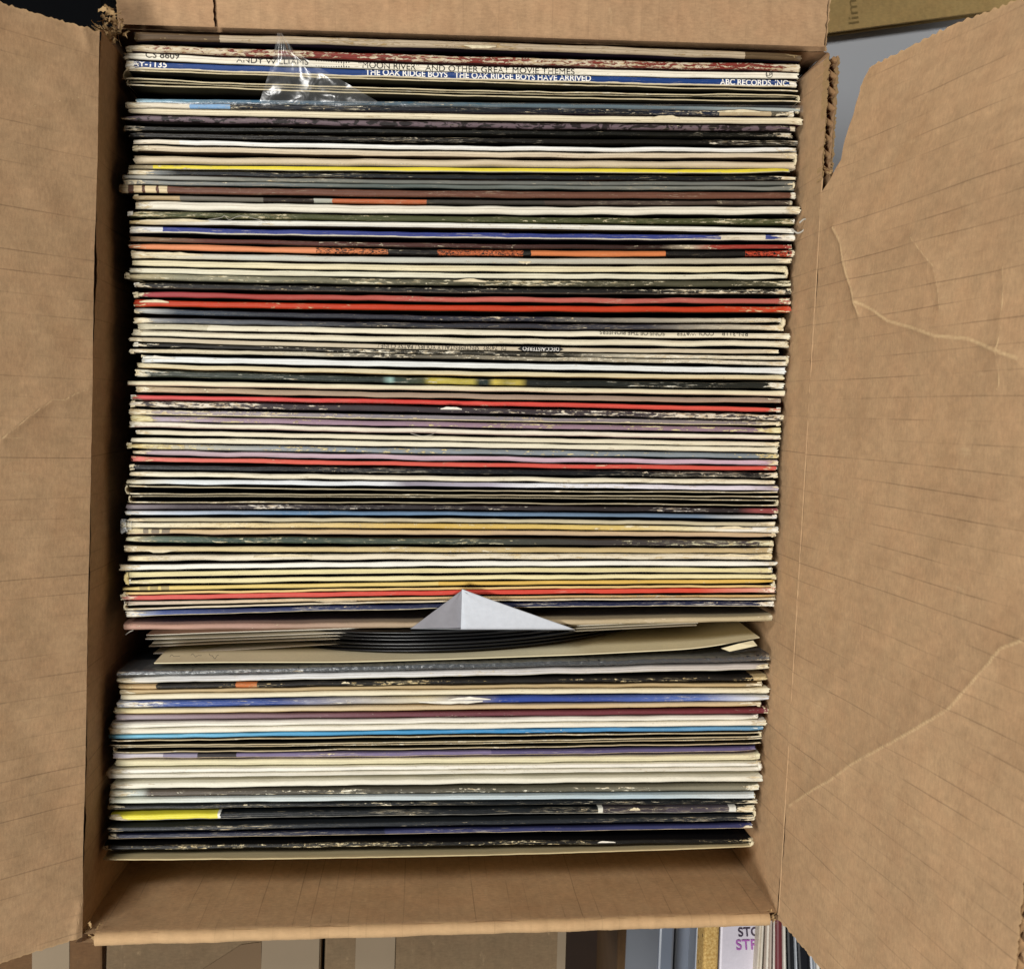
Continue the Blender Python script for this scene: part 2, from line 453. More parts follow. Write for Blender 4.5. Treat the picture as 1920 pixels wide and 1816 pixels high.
# shredded fibre at the torn corners
def shred(u, v, z, n, size, seed, name='torn_fibres'):
    r = np.random.default_rng(seed); V = []; F = []
    c = at(u, v, z)
    for i in range(n):
        p = c + r.normal(0, 1, 3) * np.array([.0026, .0032, .002]) * size / .006
        d = r.normal(0, 1, 3); d[2] = abs(d[2]) * .4 + .1; d /= np.linalg.norm(d)
        sd = np.cross(d, r.normal(0, 1, 3)); sd /= np.linalg.norm(sd)
        ln = size * r.uniform(.25, .8); wd = r.uniform(.0003, .0016) * size / .006; curl = np.cross(d, sd) * r.uniform(-1, 1) * ln * 1.3
        base = len(V); k = 6
        for j in range(k):
            q = j / (k - 1)
            pos = p + d * ln * q + curl * q * q
            ww = wd * (1 - .6 * q) * (1 + .4 * math.sin(j * 2.1 + i))
            V.append(pos - sd * ww); V.append(pos + sd * ww)
        for j in range(k - 1):
            a = base + 2 * j; F.append((a, a + 1, a + 3, a + 2))
    return part(name, V, F, M_FIBRE, box, smooth=True)
shred(208, 38, RIM_Z - .012, 46, .0060, 1)
shred(205, 66, RIM_Z - .016, 34, .0050, 2)
shred(168, 1742, RIM_Z - .004, 12, .0032, 3)
shred(180, 1750, RIM_Z - .002, 12, .0032, 4)
shred(1452, 1715, RIM_Z - .001, 16, .0030, 5)
shred(1560, 318, RIM_Z + .001, 12, .003, 7)

# ------------------------------------------------------------------ sleeve material (one group, many sleeves)
def make_group():
    g = bpy.data.node_groups.new('WornSpine', 'ShaderNodeTree')
    I = g.interface
    def inp(n, typ, d):
        s = I.new_socket(n, in_out='INPUT', socket_type=typ); s.default_value = d
    inp('Base', 'NodeSocketColor', (1, 1, 1, 1)); inp('Wear Color', 'NodeSocketColor', (.8, .74, .6, 1))
    inp('Wear', 'NodeSocketFloat', .2); inp('Scratch', 'NodeSocketFloat', .2); inp('Half', 'NodeSocketFloat', .0015)
    inp('Seed', 'NodeSocketFloat', 0.); inp('Stripe Side', 'NodeSocketFloat', 0.); inp('Stripe Color', 'NodeSocketColor', (.8, .74, .6, 1))
    inp('Length', 'NodeSocketFloat', .315); inp('Pattern', 'NodeSocketFloat', 0.); inp('Pattern Color', 'NodeSocketColor', (.01, .01, .01, 1))
    inp('Stain', 'NodeSocketFloat', .3); inp('Gloss', 'NodeSocketFloat', .4); inp('Pattern Scale', 'NodeSocketFloat', 1.0); inp('End', 'NodeSocketFloat', 1.0); inp('Face', 'NodeSocketColor', (.1, .1, .1, 1)); inp('Face Mix', 'NodeSocketFloat', 0.0); inp('Seam', 'NodeSocketFloat', 9.0)
    I.new_socket('BSDF', in_out='OUTPUT', socket_type='NodeSocketShader')
    t = NT(g)
    gi = g.nodes.new('NodeGroupInput').outputs; go = g.nodes.new('NodeGroupOutput')
    sp = t.n('ShaderNodeSeparateXYZ', Vector=t.n('ShaderNodeTexCoord').outputs['UV'])
    u, v = sp.outputs[0], sp.outputs[1]
    seed = t.math('MULTIPLY', gi['Seed'], 3.17)
    av = t.math('ABSOLUTE', v)
    vn = t.math('DIVIDE', av, gi['Half'])                 # 1 = shoulder of the spine
    # printed pattern
    wob = t.noise(t.comb(t.math('MULTIPLY', u, 1.0), v, seed), 900.0, 2.0, .6, 1.2)
    ps = t.math('MULTIPLY', gi['Pattern Scale'], 1.0)
    wave = t.noise(t.comb(t.math('MULTIPLY', u, t.math('MULTIPLY', ps, 420.0)), t.math('MULTIPLY', v, t.math('MULTIPLY', ps, 900.0)), seed), 1.0, 3.0, .6, 1.6)
    pm = t.ss(wave, .49, .53)
    base = t.mix(t.math('MULTIPLY', pm, gi['Pattern']), gi['Base'], gi['Pattern Color'])
    # ink fading and grime
    n0 = t.noise(t.comb(t.math('MULTIPLY', u, 55.0), t.math('MULTIPLY', v, 260.0), seed), 1.0, 4.0)
    n5 = t.noise(t.comb(t.math('MULTIPLY', u, 700.0), t.math('MULTIPLY', v, 1800.0), seed), 1.0, 3.0)
    k = t.math('ADD', t.math('MULTIPLY_ADD', n0, .30, .69), t.math('MULTIPLY', n5, .22))
    kk = t.n('ShaderNodeCombineColor', Red=k, Green=k, Blue=k).outputs[0]
    base = t.mix(1.0, base, kk, 'MULTIPLY')
    st = t.math('MULTIPLY', t.ss(t.noise(t.comb(t.math('MULTIPLY', u, 38.0), t.math('MULTIPLY', v, 400.0), t.math('ADD', seed, 5.0)), 1.0, 4.0), .48, .75), gi['Stain'])
    base = t.mix(t.math('MULTIPLY', st, .6), base, t.mix(1.0, base, (.66, .52, .36, 1), 'MULTIPLY'))
    # the edge stripe of the folded-over back panel
    side = t.math('MULTIPLY', v, gi['Stripe Side'])
    jag = t.math('MULTIPLY', t.math('SUBTRACT', t.noise(t.comb(t.math('MULTIPLY', u, 160.0), 0.0, seed), 1.0, 4.0), .5), .5)
    sm = t.ss(t.math('ADD', t.math('DIVIDE', side, gi['Half']), jag), .62, .70)
    stw = t.math('SUBTRACT', 1.0, t.ss(vn, 1.9, 2.2))
    base = t.mix(t.math('MULTIPLY', t.math('MULTIPLY', sm, stw), t.math('ABSOLUTE', gi['Stripe Side'])), base, gi['Stripe Color'])
    # dark cover faces paint in the gap shade; seam where the paper wraps over
    face_mottle = t.noise(t.comb(t.math('MULTIPLY', u, 30.0), t.math('MULTIPLY', v, 30.0), t.math('ADD', seed, 9.0)), 1.0, 3.0)
    fcol = t.mix(t.ss(face_mottle, .40, .60), gi['Face'], t.mix(1.0, gi['Face'], (.45, .40, .40, 1), 'MULTIPLY'))
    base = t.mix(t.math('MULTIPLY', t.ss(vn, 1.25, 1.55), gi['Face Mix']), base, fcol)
    wobs = t.math('MULTIPLY', t.math('SUBTRACT', t.noise(t.comb(t.math('MULTIPLY', u, 22.0), 3.0, seed), 1.0, 3.0), .5), .7)
    sd_ = t.math('ABSOLUTE', t.math('SUBTRACT', t.math('ADD', t.math('DIVIDE', v, gi['Half']), wobs), gi['Seam']))
    sl = t.math('MULTIPLY', t.math('SUBTRACT', 1.0, t.ss(sd_, .03, .16)), .55)
    base = t.mix(sl, base, t.mix(1.0, base, (.30, .26, .21, 1), 'MULTIPLY'))
    # worn-through paper
    us_ = t.math('MULTIPLY_ADD', t.math('FRACT', t.math('MULTIPLY', gi['Seed'], .371)), 210.0, 90.0)
    n1 = t.noise(t.comb(t.math('MULTIPLY', u, us_), t.math('MULTIPLY', v, 700.0), t.math('ADD', seed, 1.3)), 1.0, 8.0, .72, .5)
    ridge = t.math('SUBTRACT', 1.0, t.ss(t.math('ABSOLUTE', t.math('SUBTRACT', vn, .55)), .0, .55))
    ends = t.math('MINIMUM', u, t.math('SUBTRACT', gi['Length'], u))
    endf = t.math('MULTIPLY', t.math('SUBTRACT', 1.0, t.ss(ends, .001, .015)), gi['End'])
    x = t.math('ADD', n1, t.math('MULTIPLY', ridge, .07))
    x = t.math('ADD', x, t.math('MULTIPLY', endf, .30))
    patch = t.noise(t.comb(t.math('MULTIPLY', u, 13.0), 0.0, t.math('ADD', seed, 2.2)), 1.0, 3.0)
    x = t.math('ADD', x, t.math('MULTIPLY', t.math('SUBTRACT', patch, .52), .62))
    th = t.math('MULTIPLY_ADD', gi['Wear'], -.38, .745)
    wm = t.ss(x, th, t.math('ADD', th, .035))
    # hairline cracks
    n2 = t.noise(t.comb(t.math('MULTIPLY', u, 130.0), t.math('MULTIPLY', v, 3600.0), t.math('ADD', seed, 7.7)), 1.0, 4.0, .7, .6)
    scm = t.math('MULTIPLY', t.ss(t.math('ADD', n2, t.math('MULTIPLY', t.math('SUBTRACT', patch, .52), .55)), .60, .66), t.math('MINIMUM', t.math('MULTIPLY', gi['Scratch'], 1.6), 1.0))
    on_spine = t.math('SUBTRACT', 1.0, t.ss(vn, 1.35, 1.8))
    mask = t.math('MULTIPLY', t.math('MAXIMUM', wm, t.math('MULTIPLY', scm, .8)), on_spine)
    wc = t.mix(t.ss(t.noise(t.comb(t.math('MULTIPLY', u, 300.0), t.math('MULTIPLY', v, 1500.0), seed), 1.0, 4.0), .40, .66), gi['Wear Color'], t.mix(1.0, gi['Wear Color'], (.70, .60, .46, 1), 'MULTIPLY'))
    col = t.mix(mask, base, wc)
    # dark torn outlines
    rim = t.math('MULTIPLY', t.math('MULTIPLY', t.ss(x, t.math('SUBTRACT', th, .03), th), t.math('SUBTRACT', 1.0, wm)), t.math('MULTIPLY', on_spine, .35))
    col = t.mix(rim, col, t.mix(1.0, col, (.35, .28, .2, 1), 'MULTIPLY'))
    b = t.n('ShaderNodeBsdfPrincipled')
    t.set(b.inputs['Base Color'], col)
    t.set(b.inputs['Roughness'], t.math('ADD', t.math('MULTIPLY_ADD', gi['Gloss'], -.55, .80), t.math('MULTIPLY', mask, .35), clamp=True))
    b.inputs['Specular IOR Level'].default_value = .28
    hh = t.math('ADD', t.math('MULTIPLY', n1, .7), t.math('MULTIPLY', wm, -.5))
    hh = t.math('ADD', hh, t.math('MULTIPLY', n5, .35))
    bp = t.n('ShaderNodeBump', Strength=.7, Distance=.00022, Height=hh)
    t.set(b.inputs['Normal'], bp.outputs[0])
    g.links.new(b.outputs[0], go.inputs[0])
    return g
WORN = make_group()
CREAM, WHITE, TAN = '#E4DABF', '#EAE8E0', '#CDB68F'
def sleeve_mat(name, frac_segs, half, L, wear=.2, scr=.2, wcol=CREAM, stripe=None, gloss=.45, stain=.3, pcol='#0A0A0A', pscale=1.0, seed=0, interp='CONSTANT', end=1.0, face=None, facecol=None):
    mt = bpy.data.materials.new(name); mt.use_nodes = True; nt = mt.node_tree
    nt.nodes.clear(); t = NT(nt)
    g = nt.nodes.new('ShaderNodeGroup'); g.node_tree = WORN
    o = nt.nodes.new('ShaderNodeOutputMaterial'); nt.links.new(g.outputs[0], o.inputs[0])
    I = g.inputs
    if len(frac_segs) == 1:
        c = frac_segs[0][1]; I['Base'].default_value = srgb(c[0]); I['Pattern'].default_value = c[1]
    else:
        sp = t.n('ShaderNodeSeparateXYZ', Vector=t.n('ShaderNodeTexCoord').outputs['UV'])
        jit = t.math('MULTIPLY', t.math('SUBTRACT', t.noise(t.n('ShaderNodeTexCoord').outputs['UV'], 700.0, 2.0), .5), .004)
        fr = t.math('ADD', t.math('DIVIDE', sp.outputs[0], L), jit)
        rp = nt.nodes.new('ShaderNodeValToRGB'); rp.color_ramp.interpolation = interp
        t.set(rp.inputs[0], fr)
        el = rp.color_ramp.elements
        while len(el) > 1: el.remove(el[-1])
        for i, (p, c) in enumerate(frac_segs):
            q = el[0] if i == 0 else el.new(min(1.0, max(0.0, p)))
            q.position = min(1.0, max(0.0, p)); cc = srgb(c[0]); q.color = (cc[0], cc[1], cc[2], 1 - c[1])
        nt.links.new(rp.outputs[0], I['Base'])
        t.set(I['Pattern'], t.math('SUBTRACT', 1.0, rp.outputs[1]))
    rs = np.random.default_rng(seed * 91 + 5)
    FP = ['#2A2320', '#1A2230', '#3A2418', '#14120F', '#2A2A18', '#402020', '#1E2E2A', '#33302A', '#241A26', '#4A3A28']  # dark face palette, paints shade into the gaps between sleeves
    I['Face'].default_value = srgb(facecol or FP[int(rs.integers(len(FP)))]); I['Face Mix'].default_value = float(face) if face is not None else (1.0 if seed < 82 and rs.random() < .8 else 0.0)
    I['Seam'].default_value = float(rs.uniform(-.6, .6)) if rs.random() < .6 else 9.0
    I['Wear Color'].default_value = srgb(wcol); I['Wear'].default_value = wear; I['Scratch'].default_value = scr
    I['Half'].default_value = half; I['Seed'].default_value = seed; I['Length'].default_value = L
    I['Pattern Color'].default_value = srgb(pcol); I['Pattern Scale'].default_value = pscale
    I['Stain'].default_value = stain; I['Gloss'].default_value = gloss; I['End'].default_value = end * (.15 + .85 * ((seed * 37) % 11) / 10.0)
    if stripe:
        I['Stripe Side'].default_value = stripe[0]; I['Stripe Color'].default_value = srgb(stripe[1])
    return mt
M_CARD = plain('bare_sleeve_card', '#D8CBAA', .85, .22, 700, .0002)
M_CARDW = plain('white_sleeve_paper', '#E2DDCF', .85, .16, 700, .0002)

# ------------------------------------------------------------------ sleeve geometry
PXM = 0.4846 / FPX
SIDX = [0]
def centreline(xL, yL, yM, xR, yR, z, n, seed, wob=.00010, sagL=0.0, sagR=0.0):
    xs = np.linspace(xL, xR, n)
    q = (850 - xL) / (xR - xL); k = (xs - xL) / (xR - xL)
    lin = yL + (yR - yL) * k; dm = yM - (yL + (yR - yL) * q)
    ys = lin + dm * (k * (1 - k)) / (q * (1 - q))
    ys = ys + sagL * np.exp(-((xs - xL) / 60) ** 2) + sagR * np.exp(-((xs - xR) / 70) ** 2)
    P = np.array([at(a, b, z) for a, b in zip(xs, ys)])
    P[:, 1] += smooth_noise(xs, 260, seed, 3) * wob
    return P
def sleeve_mesh(P, half, seed, depth=None, flat=2.2, rough=1.0, endL=None, endR=None, body=1.0, ragged=0.0):
    n = len(P); r = np.random.default_rng(seed)
    d = np.gradient(P, axis=0); d[:, 2] = 0; d /= np.linalg.norm(d, axis=1)[:, None]
    lat = np.stack([-d[:, 1], d[:, 0], np.zeros(n)], 1)
    s = np.concatenate([[0], np.cumsum(np.linalg.norm(np.diff(P, axis=0), axis=1))]); L = s[-1]
    a = np.array([-1, -.97, -.86, -.64, -.33, 0, .33, .64, .86, .97, 1])
    drop = 1 - (1 - np.minimum(np.abs(a), .9999) ** flat) ** (1 / flat)
    if depth is None: depth = P[0, 2] - .004
    low = [.0018 + half, .007, .03, depth]
    ring_a = np.concatenate([np.full(4, -1.0), a, np.full(4, 1.0)])
    ring_b = np.concatenate([np.array(low[::-1]), drop * half * .95, np.array(low)])
    m = len(ring_a)
    # arc-length coordinate from the spine's centre
    pa = ring_a * half; seg = np.hypot(np.diff(pa), np.diff(ring_b)); arc = np.concatenate([[0], np.cumsum(seg)]); arc -= arc[m // 2]
    eL = endL if endL is not None else r.choice([-.35, -.15, .05, .2, .3]); eR = endR if endR is not None else r.choice([-.35, -.15, .05, .15, .25])
    wid = 1 + .07 * smooth_noise(s, .06, seed + 1, 3) + eL * np.exp(-(s / .006) ** 2) + eR * np.exp(-((L - s) / .006) ** 2)
    zz = smooth_noise(s, .03, seed + 2, 3) * .00010 * rough - .0009 * r.uniform(.3, 1.5) * np.exp(-(s / .003) ** 2) - .0009 * r.uniform(.3, 1.5) * np.exp(-((L - s) / .003) ** 2)
    V = np.empty((n, m, 3)); UV = np.empty((n, m, 2))
    for j in range(m):
        nz = smooth_noise(s, .012, seed * 13 + j, 3) * .00006 * rough
        fac = np.where(ring_b[j] > .02, 1.0, wid)
        bb = body if ring_b[j] > .02 else 1.0
        V[:, j] = P + lat * (ring_a[j] * half * fac * bb + nz)[:, None]
        V[:, j, 2] = P[:, 2] - ring_b[j] + (zz if ring_b[j] < .02 else 0)
        if ragged and ring_b[j] < .004:
            V[:, j, 2] += smooth_noise(s, .004, seed + 40, 4) * ragged
        if ring_b[j] < .02:
            V[0, j] += d[0] * r.normal(0, .00035); V[-1, j] += d[-1] * r.normal(0, .00035)
        UV[:, j, 0] = s; UV[:, j, 1] = arc[j]
    F = grid_faces(n, m)
    F = [q[::-1] for q in F]
    F.append(tuple(range(m))); F.append(tuple((n - 1) * m + j for j in range(m - 1, -1, -1)))
    return V.reshape(-1, 3), F, UV.reshape(-1, 2), L, lat, d
def fold_mesh(Pa, Pb, dirv, thick, depth, n=12, bulge=1.0):
    """U-shaped fold joining the ends of two panels"""
    c = (Pa + Pb) / 2; h = (Pb - Pa) / 2; h[2] = 0; r = np.linalg.norm(h); hn = h / r
    z = max(Pa[2], Pb[2]) - .0002
    rings = []
    for k in range(n):
        a = math.pi * k / (n - 1)
        w = -hn * math.cos(a) + dirv * math.sin(a) * bulge
        w0 = c + w * (r + thick * .5); w1 = c + w * max(r - thick * .5, .0001)
        wm = (w0 + w1) / 2
        jz = .0002 * math.sin(k * 2.3)
        rings.append([np.array([w0[0], w0[1], z - depth]), np.array([w0[0], w0[1], z - .0005 + jz]), np.array([wm[0], wm[1], z + jz]),
                      np.array([w1[0], w1[1], z - .0005 + jz]), np.array([w1[0], w1[1], z - depth])])
    V = np.array(rings).reshape(-1, 3)
    return V, grid_faces(n, 5)
def fray_mesh(P, dirv, lat, half, r, k=5):
    V = []; F = []
    for i in range(k):
        off = lat * half * r.uniform(-.9, .9); ln = r.uniform(.0002, .0010); base = len(V)
        fan = lat * r.uniform(-.9, .9) * .0005
        h = r.uniform(.0015, .004); th = r.uniform(.0002, .0006)
        for q in range(4):
            x = q / 3
            c = P + off - dirv * .0016 + dirv * (ln + .0016) * x + fan * x * x
            z = P[2] - .0005 - r.uniform(0, .0006)
            for sgn in (-1, 1):
                V.append((*(c + lat * th * sgn)[:2], z - .0003 * x + r.normal(0, .0001)))
                V.append((*(c + lat * th * sgn)[:2], z - h))
        for q in range(3):
            a = base + 4 * q
            F += [(a, a + 4, a + 6, a + 2), (a, a + 1, a + 5, a + 4), (a + 2, a + 6, a + 7, a + 3)]
        a = base + 12
        F.append((a, a + 1, a + 3, a + 2))
    return V, F

GROUP = 'record sleeves filed upright in the box'
def add_sleeve(label, xL, yL, yM, xR, yR, w, segs, wear=.2, scr=.2, wcol=CREAM, stripe=None, gloss=.45, stain=.3, pcol='#0A0A0A', pscale=1.0,
               flat=2.3, dz=None, parent=None, fray=None, name='record_sleeve', interp='CONSTANT', endL=None, endR=None, sagL=0, sagR=0, ragged=0., end=1.0, cat='record sleeve', face=None, facecol=None):
    SIDX[0] += 1; sd = SIDX[0] * 17 + 3
    r = np.random.default_rng(sd)
    z = REC_Z + (r.normal(0, .0010) if dz is None else dz)
    P = centreline(xL, yL, yM, xR, yR, z, 84, sd, wob=r.uniform(.00008, .00026), sagL=sagL, sagR=sagR)
    half = w * PXM * .5 * .80
    V, F, UV, L, lat, d = sleeve_mesh(P, half, sd, flat=flat, rough=.6 + wear, endL=endL, endR=endR, ragged=ragged)
    if isinstance(segs, str): segs = [(xL, segs)]
    fs = []
    for x, c in segs:
        c = (c, 0.0) if isinstance(c, str) else c
        fs.append(((x - xL) / (xR - xL), c))
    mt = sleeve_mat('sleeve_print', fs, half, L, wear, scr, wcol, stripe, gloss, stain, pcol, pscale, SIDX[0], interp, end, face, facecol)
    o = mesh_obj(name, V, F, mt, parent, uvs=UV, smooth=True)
    if parent is None:
        tag(o, label, cat, GROUP)
    fr = r.random() < .45 + wear if fray is None else fray
    if fr:
        for idx, sg in ((0, -1), (-1, 1)):
            if r.random() < .8:
                fv, ff = fray_mesh(P[idx] + d[idx] * sg * -.0004, d[idx] * sg, lat[idx], half * .85, r, int(r.integers(3, 7)))
                mesh_obj('frayed_corner', fv, ff, M_CARD if r.random() < .7 else M_CARDW, o)
    o_info = dict(obj=o, P=P, half=half, lat=lat, d=d)
    return o_info
def join_fold(a, b, side, thick=None, mat=None, bulge=1.0):
    i = 0 if side == 'L' else -1; sg = -1 if side == 'L' else 1
    th = thick or .0012
    V, F = fold_mesh(a['P'][i] - a['d'][i] * sg * .0012, b['P'][i] - b['d'][i] * sg * .0012, a['d'][i] * sg, th, .30, bulge=bulge)
    mesh_obj('folded_edge', V, F, mat or M_CARD, a['obj'], smooth=True)
def add_open(label, e1, e2, close, col='#CDBF9B', wear=.35, w=3.0, inner=None, stain=.5):
    """sleeve with its mouth upwards: two card panels, a fold at one or both sides.  e = (xL,yL,yM,xR,yR)"""
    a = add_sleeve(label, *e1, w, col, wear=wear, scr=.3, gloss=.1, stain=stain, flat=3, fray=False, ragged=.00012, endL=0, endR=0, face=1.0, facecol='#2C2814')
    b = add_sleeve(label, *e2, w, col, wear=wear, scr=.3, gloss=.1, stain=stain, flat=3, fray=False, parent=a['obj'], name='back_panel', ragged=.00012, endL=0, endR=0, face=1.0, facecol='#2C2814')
    for s in close: join_fold(a, b, s, w * PXM, bulge=.7)
    return a, b

# ------------------------------------------------------------------ the records, from the far wall to the near one
S_ = add_sleeve
R_ = {}
R_[1] = S_('tan scuffed sleeve pressed against the far box wall with brown worn ends', 252, 67, 83, 1504, 107, 16,
   [(252, '#5A4630'), (402, '#B9A78C'), (1387, '#5E4B33')], wear=.30, scr=.3, stain=.7, wcol='#B7A27C', end=.3)
R_[2] = S_('dark red spine with torn pale patches behind the white lettered spine', 237, 88, 110, 1500, 126, 15, '#7E3026', wear=.50, scr=.35, wcol='#D2C4AA', gloss=.5)
R_[3] = S_('white spine lettered with movie themes in thin black capitals', 232, 104, 128.5, 1497, 142, 14, '#EDE6D2', wear=.12, scr=.1, flat=5, stain=.35)
R_[4] = S_('royal blue spine lettered in bold white capitals', 235, 121, 142, 1495, 157, 15.5, [(235, '#ECE6D6'), (246, '#193C78'), (1480, '#EDE7D8')], wear=.08, scr=.25, flat=5, wcol='#E9E2CF', gloss=.5, stripe=(-1, '#DDD0AF'))
R_[5] = add_open('bare card sleeve standing open, directly in front of the royal blue spine', (236, 131, 152.5, 1497, 170), (229, 147, 169, 1500, 178.5), 'L')
R_[6] = add_open('thin bare card sleeve folded round at its right end, behind the teal sleeve', (236, 152, 173, 1500, 181), (236, 158, 178.5, 1501, 190), 'LR')
R_[7] = S_('teal blue sleeve in a clear plastic cover with loose plastic peak', 255, 189, 195, 1500, 206, 9, [(255, '#8FB6C4'), (300, '#6E9DB4'), (430, '#3F6A86'), (600, '#2C4D62'), (850, '#3A5A6A'), (1250, '#5A6F78'), (1420, '#A9B3AE')], wear=.08, scr=.1, interp='LINEAR', gloss=.7)
R_[8] = S_('black spine fading to blue and cream at one end, torn at the other', 236, 196, 205, 1488, 213, 11, [(236, '#DCD2BC'), (345, '#7FA7CE'), (420, '#15181F'), (1200, '#1B2130'), (1340, '#B8A583'), (1440, '#5B5648')], wear=.25, scr=.75, gloss=.65)
R_[9] = S_('plain cream spine with a notch torn near one end', 240, 206, 218, 1506, 226, 14.5, '#E6DABB', wear=.15, scr=.05, stain=.3, endR=.15)
R_[10] = S_('black spine printed with blurred mauve blocks', 228, 220, 233, 1492, 240, 12, [(228, ('#6A5A60', .92)), (1480, '#CABDA4')], wear=.12, scr=.15, pcol='#15100F', pscale=.30, gloss=.6)
R_[11] = S_('black scratched spine just in front of the mauve block spine', 231, 240, 247, 1486, 253, 10, '#14140F', wear=.14, scr=.6, wcol='#CFC7B3', gloss=.7)
R_[12] = S_('glossy black spine behind the pair of cream gatefold panels', 240, 252, 262, 1498, 267, 12, '#17140F', wear=.16, scr=.55, wcol='#D6CDB8', gloss=.75)
R_[13] = S_('narrow bright white spine in front of the glossy black spine', 249, 264, 276.5, 1494, 280, 9.5, [(249, '#E9DFCB'), (330, '#F0EFE8')], wear=.1, scr=.1, stain=.15)
R_[14] = S_('pale beige gatefold sleeve with a squared open fold at one end', 249, 276, 288, 1494, 290, 12, '#D6C7AC', wear=.08, scr=.05, stain=.4)
R_[15] = S_('', 250, 298, 304.5, 1494, 308.5, 13.5, '#CFBFA2', wear=.08, scr=.05, stain=.4, parent=R_[14]['obj'], name='back_panel')
join_fold(R_[14], R_[15], 'R', .0012, bulge=.5)
R_[16] = S_('narrow bright yellow spine curling at one end', 240, 313, 318, 1484, 322, 9.5, [(240, '#A89978'), (282, '#E8D63E'), (1400, '#D9C83F'), (1478, '#948A6E')], wear=.03, scr=.08, stripe=(-1, '#CFC6A2'), stain=.1, end=.2, sagR=-4)
R_[17] = S_('black nicked spine directly in front of the yellow spine', 240, 322, 331, 1494, 333.5, 10, [(240, '#B8BDBA'), (330, '#12161A')], wear=.22, scr=.6, interp='LINEAR', gloss=.65)
R_[18] = S_('slim grey gatefold sleeve behind the broad brown spine', 230, 330.5, 341.5, 1491, 343, 9, [(230, '#B4B2A8'), (450, '#76786F'), (850, '#6B6C66')], wear=.12, scr=.35, interp='LINEAR')
R_[19] = S_('', 231, 341, 349.5, 1491, 352.5, 8.5, [(231, '#8C8E8C'), (700, '#56605C'), (1300, '#7E8078')], wear=.12, scr=.3, interp='LINEAR', parent=R_[18]['obj'], name='back_panel')
join_fold(R_[18], R_[19], 'R', .001, bulge=.8)
R_[20] = S_('broad brown spine with three cream dashes at one end', 224, 353, 363, 1493, 365.5, 15, [(224, '#C9B793'), (234, '#5A3A2A'), (245, '#D9C39A'), (263, '#5A3A2A'), (268, '#DCC79E'), (286, '#5A3A2A'), (291, '#DDC9A2'), (307, '#6B4637'), (1480, '#D8CDB4')], wear=.10, scr=.35, gloss=.55)
R_[21] = S_('dark spine with a short orange block behind the thick white spine', 250, 369, 378, 1487, 379, 9, [(250, '#B49E78'), (330, '#6E6A60'), (480, '#2A211A'), (570, '#B2B3A6'), (605, '#B9653E'), (778, '#3A3630'), (1000, '#4B3F37'), (1480, '#A9A08A')], wear=.15, scr=.3)
R_[22] = S_('thickest plain white spine with a rounded end', 253, 383, 393, 1502, 393, 18, '#E6E0CE', wear=.05, scr=.04, stain=.25, flat=2.6, endR=.0)
R_[23] = S_('dark olive green spine frayed at both ends', 240, 400, 410, 1490, 414.5, 12, '#45492A', wear=.30, scr=.5, wcol='#CFC8A8')
R_[24] = S_('white spine with brown torn strip, behind the violet blue spine', 242, 415.5, 422, 1490, 432, 11, [(242, '#C3AA74'), (390, '#E8E6DA')], wear=.12, scr=.1, stain=.3, interp='LINEAR')
R_[25] = S_('violet blue spine with a peeled cream stretch near its end', 243, 429.5, 440.5, 1491, 445.5, 12.5, [(243, '#D9D9DA'), (300, '#343F82'), (1343, '#DED6BE'), (1432, '#2F3F86'), (1465, '#DDD6C2')], wear=.12, scr=.35, stripe=(-1, '#E4DDC6'), wcol='#E5E0D2', gloss=.5)
R_[26] = S_('dark maroon spine turning brighter red towards one end', 243, 447, 460, 1485, 462, 9.5, [(243, '#8C7458'), (380, '#5A2F26'), (700, '#4A2A25'), (1230, '#2C1B16'), (1283, '#B3A58E'), (1330, '#9A3A30')], wear=.20, scr=.25, interp='LINEAR')
R_[27] = S_('orange spine with black squiggle patterns and black stretches', 241, 460.5, 473, 1490, 474.5, 13, [(241, '#D98A5E'), (573, ('#CF7C4C', 1.0)), (705, '#120F0C'), (798, ('#C4683C', 1.0)), (962, '#120F0C'), (976, '#CE7A48'), (1236, '#14110E'), (1392, ('#B9452C', 1.0)), (1482, '#D8CBB0')], wear=.06, scr=.12, gloss=.5, pscale=1.3)
R_[28] = S_('pale grey spine with a peeled cream top edge at one end', 246, 477, 487.7, 1484, 488, 13, [(246, '#D8CBA8'), (440, '#C4C4B8'), (900, '#BDBDB0'), (1300, '#B3AC97')], wear=.20, scr=.1, interp='LINEAR', stain=.4)
R_[29] = S_('cream gatefold sleeve with a wide squared fold, behind the olive scuffed spine', 248, 492, 502.6, 1478, 503.5, 13, '#E4DAB6', wear=.06, scr=.05, stain=.35)
R_[30] = S_('', 242, 506, 516, 1478, 518, 11.5, '#E2DEC6', wear=.12, scr=.08, stain=.3, parent=R_[29]['obj'], name='back_panel')
join_fold(R_[29], R_[30], 'R', .0017, bulge=.55)
R_[31] = S_('grey olive spine heavily scuffed white along its ridge', 234, 517, 529, 1483, 531, 13, [(234, '#C2B48C'), (330, '#8E8B74'), (850, '#4C4A38')], wear=.42, scr=.6, interp='LINEAR', wcol='#DAD3B6')
R_[32] = S_('black spine with cream flecks behind the two red spines', 252, 534, 544, 1484, 546, 12, '#13110F', wear=.34, scr=.6, wcol='#D8D0BA', gloss=.6, stripe=(-1, '#4A463E'))
R_[33] = S_('faded rose red spine behind the orange red one', 250, 551, 560.4, 1482, 564, 12, [(250, '#9A3E46'), (480, '#A04036'), (900, '#B86054'), (1400, '#A85A50')], wear=.15, scr=.3, interp='LINEAR', gloss=.5)
R_[34] = S_('vivid orange red spine with torn cream edge', 252, 567.5, 577, 1482, 579.5, 13.5, '#B83A1C', wear=.26, scr=.3, wcol='#E3C79A', gloss=.55)
